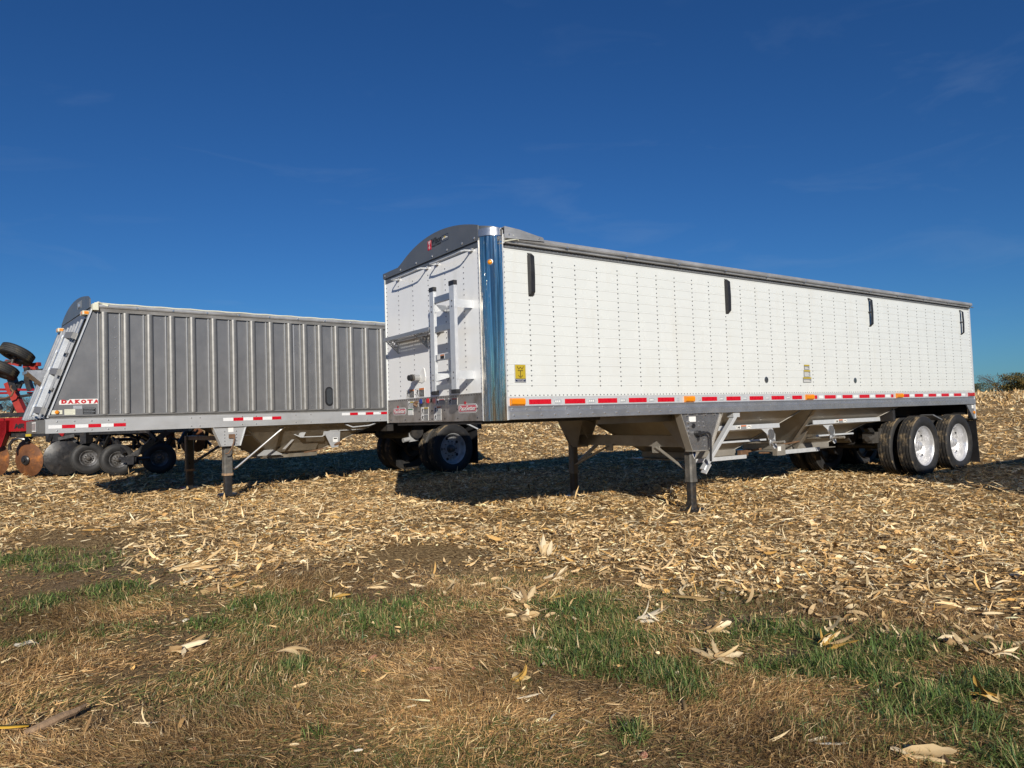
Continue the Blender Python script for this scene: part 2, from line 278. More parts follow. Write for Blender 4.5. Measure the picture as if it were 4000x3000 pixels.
def ground_sheet():
    rs = np.concatenate([[0.0], np.geomspace(0.35, 16, 120), np.geomspace(16.6, 130, 90), np.geomspace(150, 3500, 14)])
    na = 300; az = np.linspace(0, 2*math.pi, na, endpoint=False)
    X = CXY[0]+rs[:,None]*np.cos(az); Y = CXY[1]+rs[:,None]*np.sin(az); Zz = height(X, Y)
    X = X.ravel(); Y = Y.ravel(); Zz = Zz.ravel(); e = edge(X, Y)
    n = len(rs); i = np.arange(n-1)[:,None]*na; j = np.arange(na)[None,:]; jj = (j+1)%na
    q = np.stack([i+j, i+na+j, i+na+jj, i+jj], -1).reshape(-1,4)
    me = bpy.data.meshes.new('field_ground'); me.from_pydata(np.stack([X,Y,Zz],1).tolist(), [], q[:, ::-1].tolist() if False else q.tolist())
    a = me.attributes.new('edge', 'FLOAT', 'POINT'); a.data.foreach_set('value', e.astype(np.float32))
    me.shade_smooth()
    m = bpy.data.materials.new('field_soil'); m.use_nodes = True; nn = m.node_tree; b = nn.nodes['Principled BSDF']; k = nn.links.new
    b.inputs['Roughness'].default_value = 0.95; b.inputs['Specular IOR Level'].default_value = 0.1
    t = nn.nodes.new('ShaderNodeTexCoord'); at = nn.nodes.new('ShaderNodeAttribute'); at.attribute_name = 'edge'
    def noise(sc, det=5, ro=0.6, st=None):
        q = nn.nodes.new('ShaderNodeTexNoise'); q.inputs['Scale'].default_value = sc; q.inputs['Detail'].default_value = det; q.inputs['Roughness'].default_value = ro
        if st:
            mp = nn.nodes.new('ShaderNodeMapping'); mp.inputs['Scale'].default_value = st[0]; mp.inputs['Rotation'].default_value = (0,0,st[1])
            k(t.outputs['Object'], mp.inputs['Vector']); k(mp.outputs['Vector'], q.inputs['Vector'])
        else: k(t.outputs['Object'], q.inputs['Vector'])
        return q.outputs['Fac']
    def ramp(f, *st):
        r = nn.nodes.new('ShaderNodeValToRGB'); el = r.color_ramp.elements
        while len(el) < len(st): el.new(0.5)
        for x, (p, c) in zip(el, st): x.position = p; x.color = (*c, 1)
        k(f, r.inputs['Fac']); return r.outputs['Color']
    def mix(f, a, b_):
        x = nn.nodes.new('ShaderNodeMixRGB'); k(f, x.inputs['Fac']); k(a, x.inputs['Color1']); k(b_, x.inputs['Color2']); return x.outputs['Color']
    soil = ramp(noise(9, 8, 0.7), (0.3,(0.13,0.09,0.055)), (0.55,(0.23,0.165,0.105)), (0.75,(0.32,0.24,0.155)))
    straw = ramp(noise(22, 6, 0.75, ((1,3.2,1),0.5)), (0.40,(0.04,0.024,0.011)), (0.49,(0.20,0.125,0.052)), (0.57,(0.50,0.35,0.17)), (0.68,(0.70,0.54,0.30)))
    straw2 = ramp(noise(17, 6, 0.75, ((3.0,1,1),0.9)), (0.41,(0.04,0.024,0.011)), (0.5,(0.24,0.15,0.065)), (0.62,(0.62,0.45,0.23)))
    st = mix(ramp(noise(3.1, 4), (0.45,(0,0,0)), (0.55,(1,1,1))), straw, straw2)
    thatch = ramp(noise(38, 8, 0.85), (0.40,(0.06,0.038,0.02)), (0.50,(0.22,0.145,0.07)), (0.60,(0.46,0.32,0.16)))
    ad = nn.nodes.new('ShaderNodeMath'); ad.operation = 'MULTIPLY_ADD'; k(noise(1.6, 5), ad.inputs[0]); ad.inputs[1].default_value = 2.4; ad.inputs[2].default_value = -1.2
    sm = nn.nodes.new('ShaderNodeMath'); k(at.outputs['Fac'], sm.inputs[0]); k(ad.outputs[0], sm.inputs[1])
    mr1 = nn.nodes.new('ShaderNodeMapRange'); mr1.inputs['From Min'].default_value = -0.35; mr1.inputs['From Max'].default_value = 0.35; k(sm.outputs[0], mr1.inputs['Value'])
    mr2 = nn.nodes.new('ShaderNodeMapRange'); mr2.inputs['From Min'].default_value = -1.0; mr2.inputs['From Max'].default_value = -0.35; k(sm.outputs[0], mr2.inputs['Value'])
    mid = mix(mr2.outputs['Result'], thatch, soil); c = mix(mr1.outputs['Result'], mid, st)
    k(c, b.inputs['Base Color'])
    bm = nn.nodes.new('ShaderNodeBump'); bm.inputs['Strength'].default_value = 0.9; bm.inputs['Distance'].default_value = 0.035
    k(noise(14, 8, 0.75), bm.inputs['Height']); k(bm.outputs['Normal'], b.inputs['Normal'])
    me.materials.append(m)
    o = bpy.data.objects.new('field_ground', me); COL.objects.link(o); o['kind'] = 'structure'; return o
ground_sheet()

# fast mesh of many ribbons ------------------------------------------------
def ribbons(name, P, yaw, pitch, L_, W_, curl, twist, col, seg, m, taper=0.5, kind='stuff', roll=None, colvar=0.0, sway=None):
    """P: N x 3 base; each ribbon runs from P along yaw/pitch, bending by curl, width W_."""
    N = len(P); k = seg+1
    s = np.linspace(0, 1, k)[None,:]
    pit = pitch[:,None]+curl[:,None]*(s-0.0)
    if sway is None: sway = np.zeros(N)
    yw = yaw[:,None]+sway[:,None]*s
    dl = L_[:,None]/seg
    dx = np.cos(pit)*np.cos(yw)*dl; dy = np.cos(pit)*np.sin(yw)*dl; dz = np.sin(pit)*dl
    X = P[:,0:1]+np.concatenate([np.zeros((N,1)), np.cumsum(dx[:,:-1],1)],1)
    Y = P[:,1:2]+np.concatenate([np.zeros((N,1)), np.cumsum(dy[:,:-1],1)],1)
    Z = P[:,2:3]+np.concatenate([np.zeros((N,1)), np.cumsum(dz[:,:-1],1)],1)
    rl = (np.zeros(N) if roll is None else roll)[:,None]+twist[:,None]*s
    sx = -np.sin(yw); sy = np.cos(yw)                        # side
    ux = -np.sin(pit)*np.cos(yw); uy = -np.sin(pit)*np.sin(yw); uz = np.cos(pit)
    wx = sx*np.cos(rl)+ux*np.sin(rl); wy = sy*np.cos(rl)+uy*np.sin(rl); wz = uz*np.sin(rl)
    prof = np.interp(s, [0,0.25,0.7,1], [taper,1,0.85,0.08])
    h = W_[:,None]*0.5*prof
    V = np.stack([np.stack([X-wx*h, Y-wy*h, Z-wz*h],-1), np.stack([X+wx*h, Y+wy*h, Z+wz*h],-1)], 2).reshape(-1,3)   # N,k,2,3
    bi = (np.arange(N)*k*2)[:,None]+(np.arange(seg)*2)[None,:]
    F = np.stack([bi, bi+1, bi+3, bi+2], -1).reshape(-1,4)
    me = bpy.data.meshes.new(name); nv = len(V); nf = len(F)
    me.vertices.add(nv); me.vertices.foreach_set('co', V.astype(np.float32).ravel())
    me.loops.add(nf*4); me.loops.foreach_set('vertex_index', F.astype(np.int32).ravel())
    me.polygons.add(nf); me.polygons.foreach_set('loop_start', np.arange(0, nf*4, 4, dtype=np.int32))
    me.update(calc_edges=True); me.validate()
    c = np.repeat(col, k*2, 0); c = np.clip(c*(1+colvar*rng.normal(0, 1, (nv,1))), 0, 1)
    ca = me.color_attributes.new('Col', 'FLOAT_COLOR', 'POINT'); ca.data.foreach_set('color', np.concatenate([c, np.ones((nv,1))],1).astype(np.float32).ravel())
    me.materials.append(m)
    o = bpy.data.objects.new(name, me); COL.objects.link(o)
    if kind: o['kind'] = kind
    return o
def polar(n, r0, r1, a0=-0.80, a1=0.80):
    r = np.sqrt(rng.uniform(r0*r0, r1*r1, n)); a = rng.uniform(a0, a1, n)
    d = np.cos(a)[:,None]*FW+np.sin(a)[:,None]*RT
    return CXY[0]+r*d[:,0], CXY[1]+r*d[:,1]
PAL = np.array([(0.80,0.57,0.30),(0.70,0.48,0.225),(0.87,0.69,0.41),(0.48,0.29,0.115),(0.58,0.35,0.12),(0.28,0.165,0.07),(0.14,0.08,0.037),(0.66,0.39,0.12),(0.82,0.69,0.46)])
PW = np.array([0.23,0.20,0.16,0.13,0.07,0.07,0.04,0.03,0.07])

def residue(r0, r1, dens, lmin, lmax, wmin, wmax, seg, thick, a=0.80, emin=-0.35, stalks=0.03, lit=0.0):
    n = int(dens*a*(r1*r1-r0*r0)); x, y = polar(n, r0, r1, -a, a)
    e = edge(x, y)+0.55*bumps(x*1.3+5, y*1.3, 2, 9)
    keep = rng.uniform(0, 1, n) < np.clip((e-emin)/0.8, lit, 1)**1.3
    bare = np.minimum(np.hypot((x+2.35)*1.0+(y+0.45)*0.5, (y+0.45)*0.9-(x+2.35)*0.3)/0.62, np.hypot(x+0.72, (y+3.45)*1.2)/0.42)+0.25*bumps(x*3, y*3, 2, 9)
    keep &= rng.uniform(0, 1, n) < np.clip(bare-0.5, 0.06, 1)
    clump = bumps(x*0.9, y*0.9+9, 3, 12); keep &= rng.uniform(0, 1, n) < np.clip(0.86+0.22*clump, 0.30, 1)
    x = x[keep]; y = y[keep]; n = len(x)
    L_ = lmin*np.exp(rng.uniform(0, 1, n)**1.6*math.log(lmax/lmin)); W_ = rng.uniform(wmin, wmax, n)*(0.6+0.7*rng.uniform(0,1,n)**2)
    thin = rng.uniform(0,1,n) < 0.25; W_ = np.where(thin, W_*0.35, W_)
    broad = rng.uniform(0,1,n) < 0.10; W_ = np.where(broad, W_*2.0, W_); L_ = np.where(broad, np.maximum(L_, lmin*2.2)*1.1, L_)
    yaw = rng.uniform(0, 2*math.pi, n)
    up = rng.uniform(0, 1, n) < stalks
    pitch = rng.normal(0.04, 0.14, n); pitch = np.where(up, rng.uniform(0.35, 1.2, n), pitch)
    curl = rng.normal(-0.22, 0.75, n); twist = rng.normal(0, 0.9, n); roll = rng.normal(0, 0.45, n)
    z = height(x, y)+thick*rng.uniform(0, 1, n)**1.3*np.clip(0.6+0.9*bumps(x*1.3, y*1.3+9, 4, 12), 0.15, 2.6)+0.004
    col = PAL[rng.choice(len(PAL), n, p=PW)]*np.clip(rng.normal(1, 0.20, (n,1)), 0.5, 1.4)
    return ribbons('corn_residue', np.stack([x,y,z],1), yaw, pitch, L_, W_, curl, twist, col, seg, M['residue'], taper=0.6, roll=roll, colvar=0.05, sway=rng.normal(0,0.3,n))
o = residue(3.2, 8.0, 1650, 0.025, 0.18, 0.006, 0.024, 3, 0.05); tag(o, 'loose dry corn leaves and husk scraps on the near field', 'corn residue')
o = residue(8.0, 15.0, 780, 0.035, 0.21, 0.008, 0.028, 2, 0.055); tag(o, 'mat of dry corn residue round the white trailer landing gear', 'corn residue')
o = residue(15.0, 27.0, 230, 0.07, 0.26, 0.012, 0.04, 2, 0.05); tag(o, 'dry corn residue beyond the trailers', 'corn residue')
o = residue(27.0, 48.0, 66, 0.11, 0.34, 0.02, 0.065, 2, 0.07, stalks=0.08); tag(o, 'straw coloured corn residue farther up the field', 'corn residue')
o = residue(48.0, 84.0, 22, 0.2, 0.50, 0.04, 0.11, 2, 0.12, stalks=0.30); tag(o, 'rough corn stubble along the crest of the field', 'corn stubble')
nb = 900; xb = rng.uniform(-5.2, .2, nb); t_ = rng.uniform(0, 1, 8*nb); ki = rng.integers(2, len(EDGE)-2, 8*nb)
pe = EDGE[ki]+(EDGE[ki+1]-EDGE[ki])*t_[:,None]+rng.normal(0, .38, (8*nb,2)); kk = rng.uniform(0,1,8*nb) < np.clip(.08+.26*bumps(pe[:,0]*2.4, pe[:,1]*2.4, 3, 11), 0, .5); pe = pe[kk]; nb = len(pe)
o = ribbons('husk_litter', np.stack([pe[:,0],pe[:,1],height(pe[:,0],pe[:,1])+rng.uniform(.004,.03,nb)],1), rng.uniform(0,6.28,nb), rng.normal(.1,.25,nb), rng.uniform(.05,.15,nb), rng.uniform(.007,.030,nb), rng.normal(-.2,1.0,nb), rng.normal(0,1.0,nb), PAL[rng.choice(4, nb, p=[.4,.2,.3,.1])]*rng.uniform(.5,1.0,(nb,1)), 5, M['residue'], taper=.5, roll=rng.normal(0,.5,nb), colvar=.05, sway=rng.normal(0,.6,nb))
tag(o, 'wide pale husk pieces strewn along the ragged field edge', 'husk litter')
o = residue(1.6, 6.5, 75, 0.025, 0.11, 0.005, 0.016, 4, 0.035, emin=-9, stalks=0.15); tag(o, 'small bleached corn scraps scattered over the grass', 'corn scraps')

# ------------------------------------------------------------------ wheels
def tyre_meshes(Rt, Wd, rr, tread='tread', groove=4):
    h = Wd/2
    side = [(rr,h*0.80),(rr+0.012,h*0.86),(rr+(Rt-rr)*0.30,h*0.99),(rr+(Rt-rr)*0.55,h*1.03),(rr+(Rt-rr)*0.80,h*0.96),(Rt-0.018,h*0.86)]
    a = MB().lathe(side, (0,0,0), (0,-1,0), 44, ref=(1,0,0)); a.lathe([(r,-z) for r,z in side], (0,0,0), (0,-1,0), 44, ref=(1,0,0))
    a.lathe([(rr,h*0.8),(rr,-h*0.8)], (0,0,0), (0,-1,0), 44, ref=(1,0,0))
    pr = [(Rt-0.018,h*0.86),(Rt-0.004,h*0.80)]; gw = 0.010
    for g in range(groove):
        z = h*0.62-g*(h*1.24/(groove-1)); pr += [(Rt,z+gw),(Rt-0.014,z+gw*0.7),(Rt-0.014,z-gw*0.7),(Rt,z-gw)]
    pr += [(Rt-0.004,-h*0.80),(Rt-0.018,-h*0.86)]
    t = MB().lathe(pr, (0,0,0), (0,-1,0), 44, ref=(1,0,0))
    return a.mesh('tyre', M['rubber'], 40), t.mesh('tread', M[tread], 25)
def rim_mesh(rr, depth, m, inner=True):
    pr = [(rr,0.0),(rr+0.006,-0.006),(rr-0.004,0.006),(rr-0.020,-0.004),(rr-0.030,-0.022),(rr-0.045,-depth*0.55),(rr-0.050,-depth*0.85),(rr-0.075,-depth),(rr*0.60,-depth*1.02),(rr*0.52,-depth*0.96),(rr*0.42,-depth*0.94),(rr*0.40,-depth*0.90)]
    a = MB().lathe(pr, (0,0,0), (0,-1,0), 40, ref=(1,0,0)); a.lathe([(rr*0.40,-depth*0.90),(0.001,-depth*0.90)], (0,0,0), (0,-1,0), 20, ref=(1,0,0))
    a.lathe([(rr-0.06,-depth*1.05),(rr-0.02,-depth*1.1),(rr-0.01,-0.26)], (0,0,0), (0,-1,0), 40, ref=(1,0,0))
    return a.mesh('wheel', m, 35)
def wheel(parent, meshes, c, ay=0.0, face=1, hub=True, rr=0.36, depth=0.13, Wd=0.26, az=0.0):
    """rim (part) > tyre, tread, hub, lug nuts.  face=+1: dish faces -y; -1 faces +y"""
    ty, tr, rm, hb, nut, hole = meshes
    o = inst('wheel', rm, parent, c, (az, 0, ay+(0 if face > 0 else math.pi)))
    o.matrix_parent_inverse = Matrix()
    t = inst('tyre', ty, o, (0, Wd*0.40, 0)); inst('tread', tr, t if False else o, (0, Wd*0.40, 0))
    if hub:
        inst('hub', hb, o, (0, depth*0.90, 0)); inst('lug_nuts', nut, o, (0, depth*0.95, 0)); inst('hand_holes', hole, o, (0, depth*1.0, 0))
    return o
def hub_meshes(rr, hubr=0.085, hubl=0.10, light='lug', holes=8, hr=0.028):
    hb = MB().lathe([(hubr*1.25,0),(hubr*1.2,0.02),(hubr,0.03),(hubr*0.95,hubl),(hubr*0.6,hubl+0.015),(0.001,hubl+0.018)], (0,0,0), (0,-1,0), 18).mesh('hub', M[light])
    nut = MB()
    for i in range(10):
        t = 2*math.pi*i/10; nut.cyl((math.cos(t)*rr*0.47, 0.0, math.sin(t)*rr*0.47), (math.cos(t)*rr*0.47, -0.035, math.sin(t)*rr*0.47), 0.013, 6)
    ho = MB()
    for i in range(holes):
        t = 2*math.pi*(i+.5)/holes; ho.cyl((math.cos(t)*rr*0.69, 0.01, math.sin(t)*rr*0.69), (math.cos(t)*rr*0.69, -0.006, math.sin(t)*rr*0.69), hr, 12)
    return hb, nut.mesh('lug_nuts', M[light]), ho.mesh('hand_holes', M['black'])

# ------------------------------------------------------------------ WHITE HOPPER TRAILER
WT = thing('grain_trailer', 'long white riveted hopper grain trailer with chrome corner post and red reflector strip', 'trailer')
X0, X1, WY = -0.345, 10.80, 2.58
XF = -0.52
fp = [(XF+.02,0.22),(XF+.06,0.12),(X0-.02,0.035),(X1-0.02,0.035),(X1-0.02,WY-.02),(X0,WY-.02),(XF+.02,WY-.2)]
MB().prism(fp, 1.33, 3.12, 'z').build('body_shell', M['alu'], WT, smooth=0)
# horizontal side sheets with rolled beads at the joints
zg = [1.497]+[1.637+0.112*k for k in range(13)]+[3.108]
for i in range(len(zg)-1):
    z0, z1 = zg[i], zg[i+1]
    prof = [(0.034,z0+.0002),(0.0006,z0+.0002),(0.0,z0+0.004),(0.0,z1-0.017),(-0.0023,z1-0.012),(-0.0023,z1-0.006),(0.0006,z1-0.0002),(0.034,z1-0.0002)]
    b = MB(); b.prism(prof, X0+0.006, X1-0.03, 'x'); b.build('side_sheet', M['white'], WT, smooth=0)
# rivets on the side
rv = MB(); brk = {0:1, 10:1, 21:1, 31:1}
for i in range(32):
    for k in range(26):
        z = 1.616+k*0.05572
        if i in brk and z > 2.585: continue
        if i in (15,) and 1.65 < z < 1.95: continue
        rv.dome((0.334*i, 0.0, z), (0,-1,0), 0.0095, 0.007)
n = int((X1-X0-0.08)/0.0557)
for k in range(n):
    rv.dome((X0+0.06+k*0.0557, -0.0, 1.512), (0,-1,0), 0.0085, 0.006)
for k in range(28):
    rv.dome((X0+0.022, 0.0, 1.56+k*0.0557), (0,-1,0), 0.0095, 0.007); rv.dome((X1-0.055, 0.0, 1.56+k*0.0557), (0,-1,0), 0.0085, 0.006)
rv.build('side_rivets', M['rivet'], WT, kind='stuff')
rv = MB()
for k in range(n): rv.dome((X0+0.09+k*0.0557, -0.008, 3.128), (0,-1,0), 0.009, 0.006)
rv.build('band_rivets', M['rivet_light'], WT, kind='stuff')
MB().box(X0+0.03, X1-0.01, -0.008, 0.03, 3.1095, 3.150).build('rivet_band', M['rivband'], WT, smooth=0)
# roof rail extrusion, stepped and overhanging
pr = [(0.03,3.151),(-0.048,3.151),(-0.052,3.160),(-0.030,3.166),(-0.030,3.178),(-0.060,3.188),(-0.066,3.205),(-0.058,3.240),(-0.020,3.252),(0.05,3.250),(0.05,3.16)]
MB().prism(pr, X0+0.012, X1+0.01, 'x').build('roof_rail', M['rail_top'], WT, smooth=25)
cm = MB().box(0, 0.035, -0.068, -0.045, 3.182, 3.196).mesh('rail_clip', M['rivet_light'], 0)
for k in range(12): inst('rail_clip', cm, WT, (0.5+k*0.93, 0, 0))
MB().box(X1-0.02, X1+0.10, -0.055, -0.03, 3.155, 3.163).build('rail_end_tab', M['rivband'], WT, smooth=0)
# tarp over the bows, arched, with bows showing as low humps
def tarp(x0, x1, y0, y1, zb, rise, bows, m, parent, front=None, n=90):
    vs = []; fs = []; ny = 16
    for i in range(n+1):
        x = x0+(x1-x0)*i/n; near = min(abs(x-b_) for b_ in bows); hump = math.exp(-(near/0.16)**2)
        fr = math.exp(-((x-x0)/0.5)**2)
        for j in range(ny+1):
            t = j/ny; y = y0+(y1-y0)*t; a = math.sin(math.pi*t)**0.75
            vs.append((x, y, zb+a*(rise+0.055*hump+0.02*fr)+0.018*hump*(1-a)))
    for i in range(n):
        for j in range(ny): fs.append((i*(ny+1)+j, (i+1)*(ny+1)+j, (i+1)*(ny+1)+j+1, i*(ny+1)+j+1))
    b = MB(); b.add(vs, fs); return b.build('tarp', m, parent, smooth=60)
tarp(-0.40, X1, 0.03, WY-.03, 3.235, 0.155, [0.9,3.3,5.8,8.0,9.9], M['tarp'], WT)
b = MB(); b.prism([(X0-.01,3.195),(X0-.01,3.322),(-0.16,3.308),(0.08,3.268),(0.16,3.258),(0.18,3.215)], -0.080, -0.068, 'y'); b.prism([(X0-.01,3.320),(-0.16,3.306),(0.08,3.266),(0.08,3.262),(X0-.01,3.314)], -0.068, 0.12, 'y')
b.build('front_tarp_flap', M['rail_top'], WT, smooth=0)
for x_ in (0.10,-0.30): MB().dome((x_,-0.080,3.238),(0,-1,0),0.013,0.010,8).build('bolt', M['rivet_light'], WT)
b = MB().tube([(-0.33,-0.06,3.29),(-0.24,-0.075,3.235),(-0.19,-0.07,3.20),(-0.30,-0.07,3.175),(-0.36,-0.06,3.16)], 0.007, 6); b.tube([(-0.33,-0.065,3.20),(-0.20,-0.075,3.215),(-0.17,-0.07,3.19)], 0.006, 6)
b.build('tie_cord', M['cream'], WT)
# chrome quarter-round corner post, near side; narrow one far side
def qround(cx, cy, r, z0, z1, a0, a1, n=16, th=0.01):
    b = MB(); vs = []; fs = []
    for i in range(n+1):
        t = a0+(a1-a0)*i/n
        for rr in (r, r-th):
            for z in (z0, z1): vs.append((cx+rr*math.cos(t), cy+rr*math.sin(t), z))
    for i in range(n):
        k = i*4; q = k+4
        fs += [(k,q,q+1,k+1),(k+2,k+3,q+3,q+2),(k,k+2,q+2,q),(k+1,q+1,q+3,k+3)]
    fs += [(0,1,3,2),(n*4,n*4+2,n*4+3,n*4+1)]
    return b.add(vs, fs)
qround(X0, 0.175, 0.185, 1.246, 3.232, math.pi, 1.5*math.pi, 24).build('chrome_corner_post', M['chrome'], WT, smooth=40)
qround(X0, 0.175, 0.192, 3.236, 3.318, math.pi, 1.5*math.pi, 20).build('corner_cap', M['steel'], WT, smooth=40)
b = MB().box(X0-.001, X0+0.012, -0.014, 0.02, 1.25, 3.318); b.box(XF-0.014, XF+0.01, 0.172, 0.186, 1.25, 3.318); b.build('corner_trim', M['alu_light'], WT, smooth=0)
b = MB().lathe([(0.001,0.018),(0.014,0.016),(0.022,0.010),(0.026,0.0)], (X0-0.185*math.cos(0.80), 0.175-0.185*math.sin(0.80), 2.945), (-0.70,-0.72,0), 16); o = b.build('corner_marker_lamp', M['amber'], WT)
MB().lathe([(0.027,0.006),(0.033,0.005),(0.034,0.0)], (X0-0.185*math.cos(0.80), 0.175-0.185*math.sin(0.80), 2.945), (-0.70,-0.72,0), 16).build('lamp_bezel', M['steel'], o)
# rear post, rear face
b = MB().box(X1-0.028, X1+0.02, -0.012, 0.12, 0.97, 3.15); b.build('rear_corner_post', M['alu_light'], WT, smooth=0, bevel=0.006)
MB().box(X1-0.018, X1+0.0, 0.12, WY, 1.30, 3.15).build('rear_door_panel', M['white'], WT, smooth=0)
MB().prism([(10.44,1.249),(10.77,1.249),(10.77,0.965),(10.72,0.965)], -0.004, 0.02, 'y').build('rear_gusset', M['alu'], WT, smooth=0)
MB().cyl((10.745,-0.004,1.09),(10.745,-0.02,1.09),0.030,14).build('rear_side_lamp', M['amber'], WT)
MB().box(10.66,10.73,-0.009,-0.004,1.17,1.235).build('gusset_sticker', M['paper'], WT, smooth=0)
# side rail: tape channel, flange, lower rail
MB().box(X0+0.014, X1-0.03, -0.006, 0.03, 1.400, 1.4955).build('tape_channel', M['alu_light'], WT, smooth=0)
MB().prism([(0.03,1.399),(-0.016,1.399),(-0.020,1.394),(-0.020,1.389),(-0.008,1.384),(-0.008,1.349),(-0.030,1.344),(-0.034,1.339),(-0.034,1.256),(-0.028,1.252),(0.03,1.252)], X0+0.014, X1-0.03, 'x').build('side_rail', M['alu_rail'], WT, smooth=0)
b = MB()
for k in range(14): b.dome((X0+0.07+k*0.186, -0.034, 1.298), (0,-1,0), 0.015, 0.012, 8); b.dome((X0+0.07+k*0.186, -0.008, 1.368), (0,-1,0), 0.014, 0.012, 8)
for k in range(150):
    x = 2.30+k*0.054
    b.dome((x+0.02, -0.034, 1.300+(0.018 if k%2 else -0.012)), (0,-1,0), 0.0075, 0.006)
    if k%3 == 0: b.dome((x, -0.008, 1.367), (0,-1,0), 0.0075, 0.006)
b.build('rail_bolts', M['rivet_light'], WT, kind='stuff')
reds = [(-0.051,0.253),(0.45,0.751),(0.949,1.251),(1.445,1.746),(1.943,2.243),(2.771,3.072),(3.27,3.569),(3.771,4.074),(4.272,4.571),(4.774,5.015),(5.353,5.414),(5.619,5.919),(6.121,6.402),(6.619,6.915),(7.114,7.408),(7.617,7.69),(8.027,8.235),(8.53,8.75) if False else (8.439,8.73),(8.942,9.223),(9.44,9.723),(9.939,10.229)]
for i, (a, c) in enumerate(reds):
    if i >= 16: a, c = [(8.027,8.235),(8.439,8.73),(8.942,9.223),(9.44,9.723),(9.939,10.229)][i-16]
    MB().box(a, c, -0.0105, -0.0062, 1.414, 1.468).build('red_reflector', M['red_tape'], WT, smooth=0)
wh = [(0.30,0.40),(0.80,0.90),(1.30,1.39),(1.79,1.88),(2.29,2.33),(2.70,2.75),(3.13,3.21),(3.62,3.71),(4.13,4.21),(4.63,4.72),(5.47,5.58),(5.96,6.08),(6.44,6.58),(6.95,7.08),(7.44,7.58),(8.27,8.40),(8.77,8.90),(9.26,9.40),(9.76,9.90),(10.27,10.40)]
for i, (a, c) in enumerate(wh):
    o = MB().box(a, c, -0.0100, -0.0062, 1.420, 1.462).build('silver_reflector', M['silver_tape' if i < 10 else 'white_tape'], WT, smooth=0)
    bb = MB()
    for q in range(3): bb.box(a+0.012+q*(c-a-0.02)/3, a+0.006+(q+0.8)*(c-a-0.02)/3, -0.0106, -0.0101, 1.431, 1.451)
    bb.build('faded_print', M['paper'], o, smooth=0)
for a, c in [(-0.30,-0.12),(2.432,2.602),(5.11,5.296),(7.779,7.983)]:
    o = MB().prism([(-0.0062,1.408),(-0.026,1.410),(-0.036,1.420),(-0.038,1.462),(-0.030,1.476),(-0.0062,1.478)], a, c, 'x').build('side_marker_lamp', M['amber'], WT, bevel=0.004)
    MB().box(a-.006, c+.006, -0.014, -0.0062, 1.403, 1.482).build('lamp_base', M['amber'], o, smooth=0)
MB().prism([(-0.0062,1.410),(-0.034,1.414),(-0.036,1.470),(-0.0062,1.476)], 10.526, 10.745, 'x').build('rear_side_marker', M['redlens'], WT, bevel=0.004)
# tarp stop brackets
for i, (x, cen) in enumerate([(0.02,0),(3.37,0),(7.065,1),(10.40,1)]):
    b = MB(); w2 = 0.030
    pts = [(0,3.086),(-0.052,3.045),(-0.058,2.86),(-0.058,2.83),(-0.052,2.645),(0,2.602)]
    for (y0,z0),(y1,z1) in zip(pts[:-1], pts[1:]):
        b.add([(x-w2,y0-.002,z0),(x+w2,y0-.002,z0),(x+w2,y1-.002,z1),(x-w2,y1-.002,z1),(x-w2,y0+.010,z0),(x+w2,y0+.010,z0),(x+w2,y1+.010,z1),(x-w2,y1+.010,z1)],[(0,1,2,3),(7,6,5,4),(0,4,5,1),(1,5,6,2),(2,6,7,3),(3,7,4,0)])
    b.box(x-w2, x+w2, -0.055, -0.001, 2.835, 2.855)
    b.box(x-w2-.002, x-w2+.006, -0.05, -0.001, 2.62, 3.06) if i < 2 else None
    b.build('tarp_stop_bracket', M['black'], WT, smooth=0, bevel=0.003)
# sight glasses
for x in (4.178, 6.522):
    o = MB().lathe([(0.040,0.006),(0.046,0.004),(0.046,0.0)], (x,0,1.70), (0,-1,0), 20).build('sight_glass_ring', M['rivet_light'], WT)
    MB().lathe([(0.001,0.004),(0.040,0.004)], (x,0,1.70), (0,-1,0), 20).build('glass', M['glass'], o)
# yellow badge with W over T over anchor
o = MB().box(-0.232,-0.083,-0.0105,-0.0075,1.655,1.850).build('logo_plate', M['alu_light'], WT, smooth=0)
MB().box(-0.226,-0.089,-0.0125,-0.0108,1.693,1.844).build('yellow_field', M['yellow'], o, smooth=0)
MB().box(-0.226,-0.089,-0.0125,-0.0108,1.661,1.692).build('navy_strip', M['navy'], o, smooth=0)
b = MB(); cx = -0.158
W_ = [(-0.043,1.826),(-0.022,1.793),(0,1.820),(0.022,1.793),(0.043,1.826)]
for (a,z0),(c,z1) in zip(W_[:-1],W_[1:]): b.bar((cx+a,-0.0135,z0),(cx+c,-0.0135,z1),0.0014,0.007,(0,0,1)) if False else b.add([(cx+a-.004,-.0135,z0),(cx+a+.004,-.0135,z0),(cx+c+.004,-.0135,z1),(cx+c-.004,-.0135,z1)],[(0,1,2,3)])
b.box(cx-0.036,cx+0.036,-0.0137,-0.0130,1.776,1.783); b.box(cx-0.0035,cx+0.0035,-0.0137,-0.0130,1.712,1.776)
for k in range(10):
    a0, a1 = math.pi+k*math.pi/10, math.pi+(k+1)*math.pi/10
    b.add([(cx+0.021*math.cos(a0),-.0135,1.732+0.021*math.sin(a0)),(cx+0.028*math.cos(a0),-.0135,1.732+0.028*math.sin(a0)),(cx+0.028*math.cos(a1),-.0135,1.732+0.028*math.sin(a1)),(cx+0.021*math.cos(a1),-.0135,1.732+0.021*math.sin(a1))],[(0,1,2,3)])
b.build('anchor_emblem', M['ink'], o, smooth=0)
text('WILSON TRAILER COMPANY', 0.012, M['paper'], o, (cx,-0.0132,1.682), (1,0,0), (0,0,1), 'small_print', width=0.12)
text('SIOUX CITY, IOWA', 0.012, M['paper'], o, (cx,-0.0132,1.668), (1,0,0), (0,0,1), 'small_print', width=0.08)
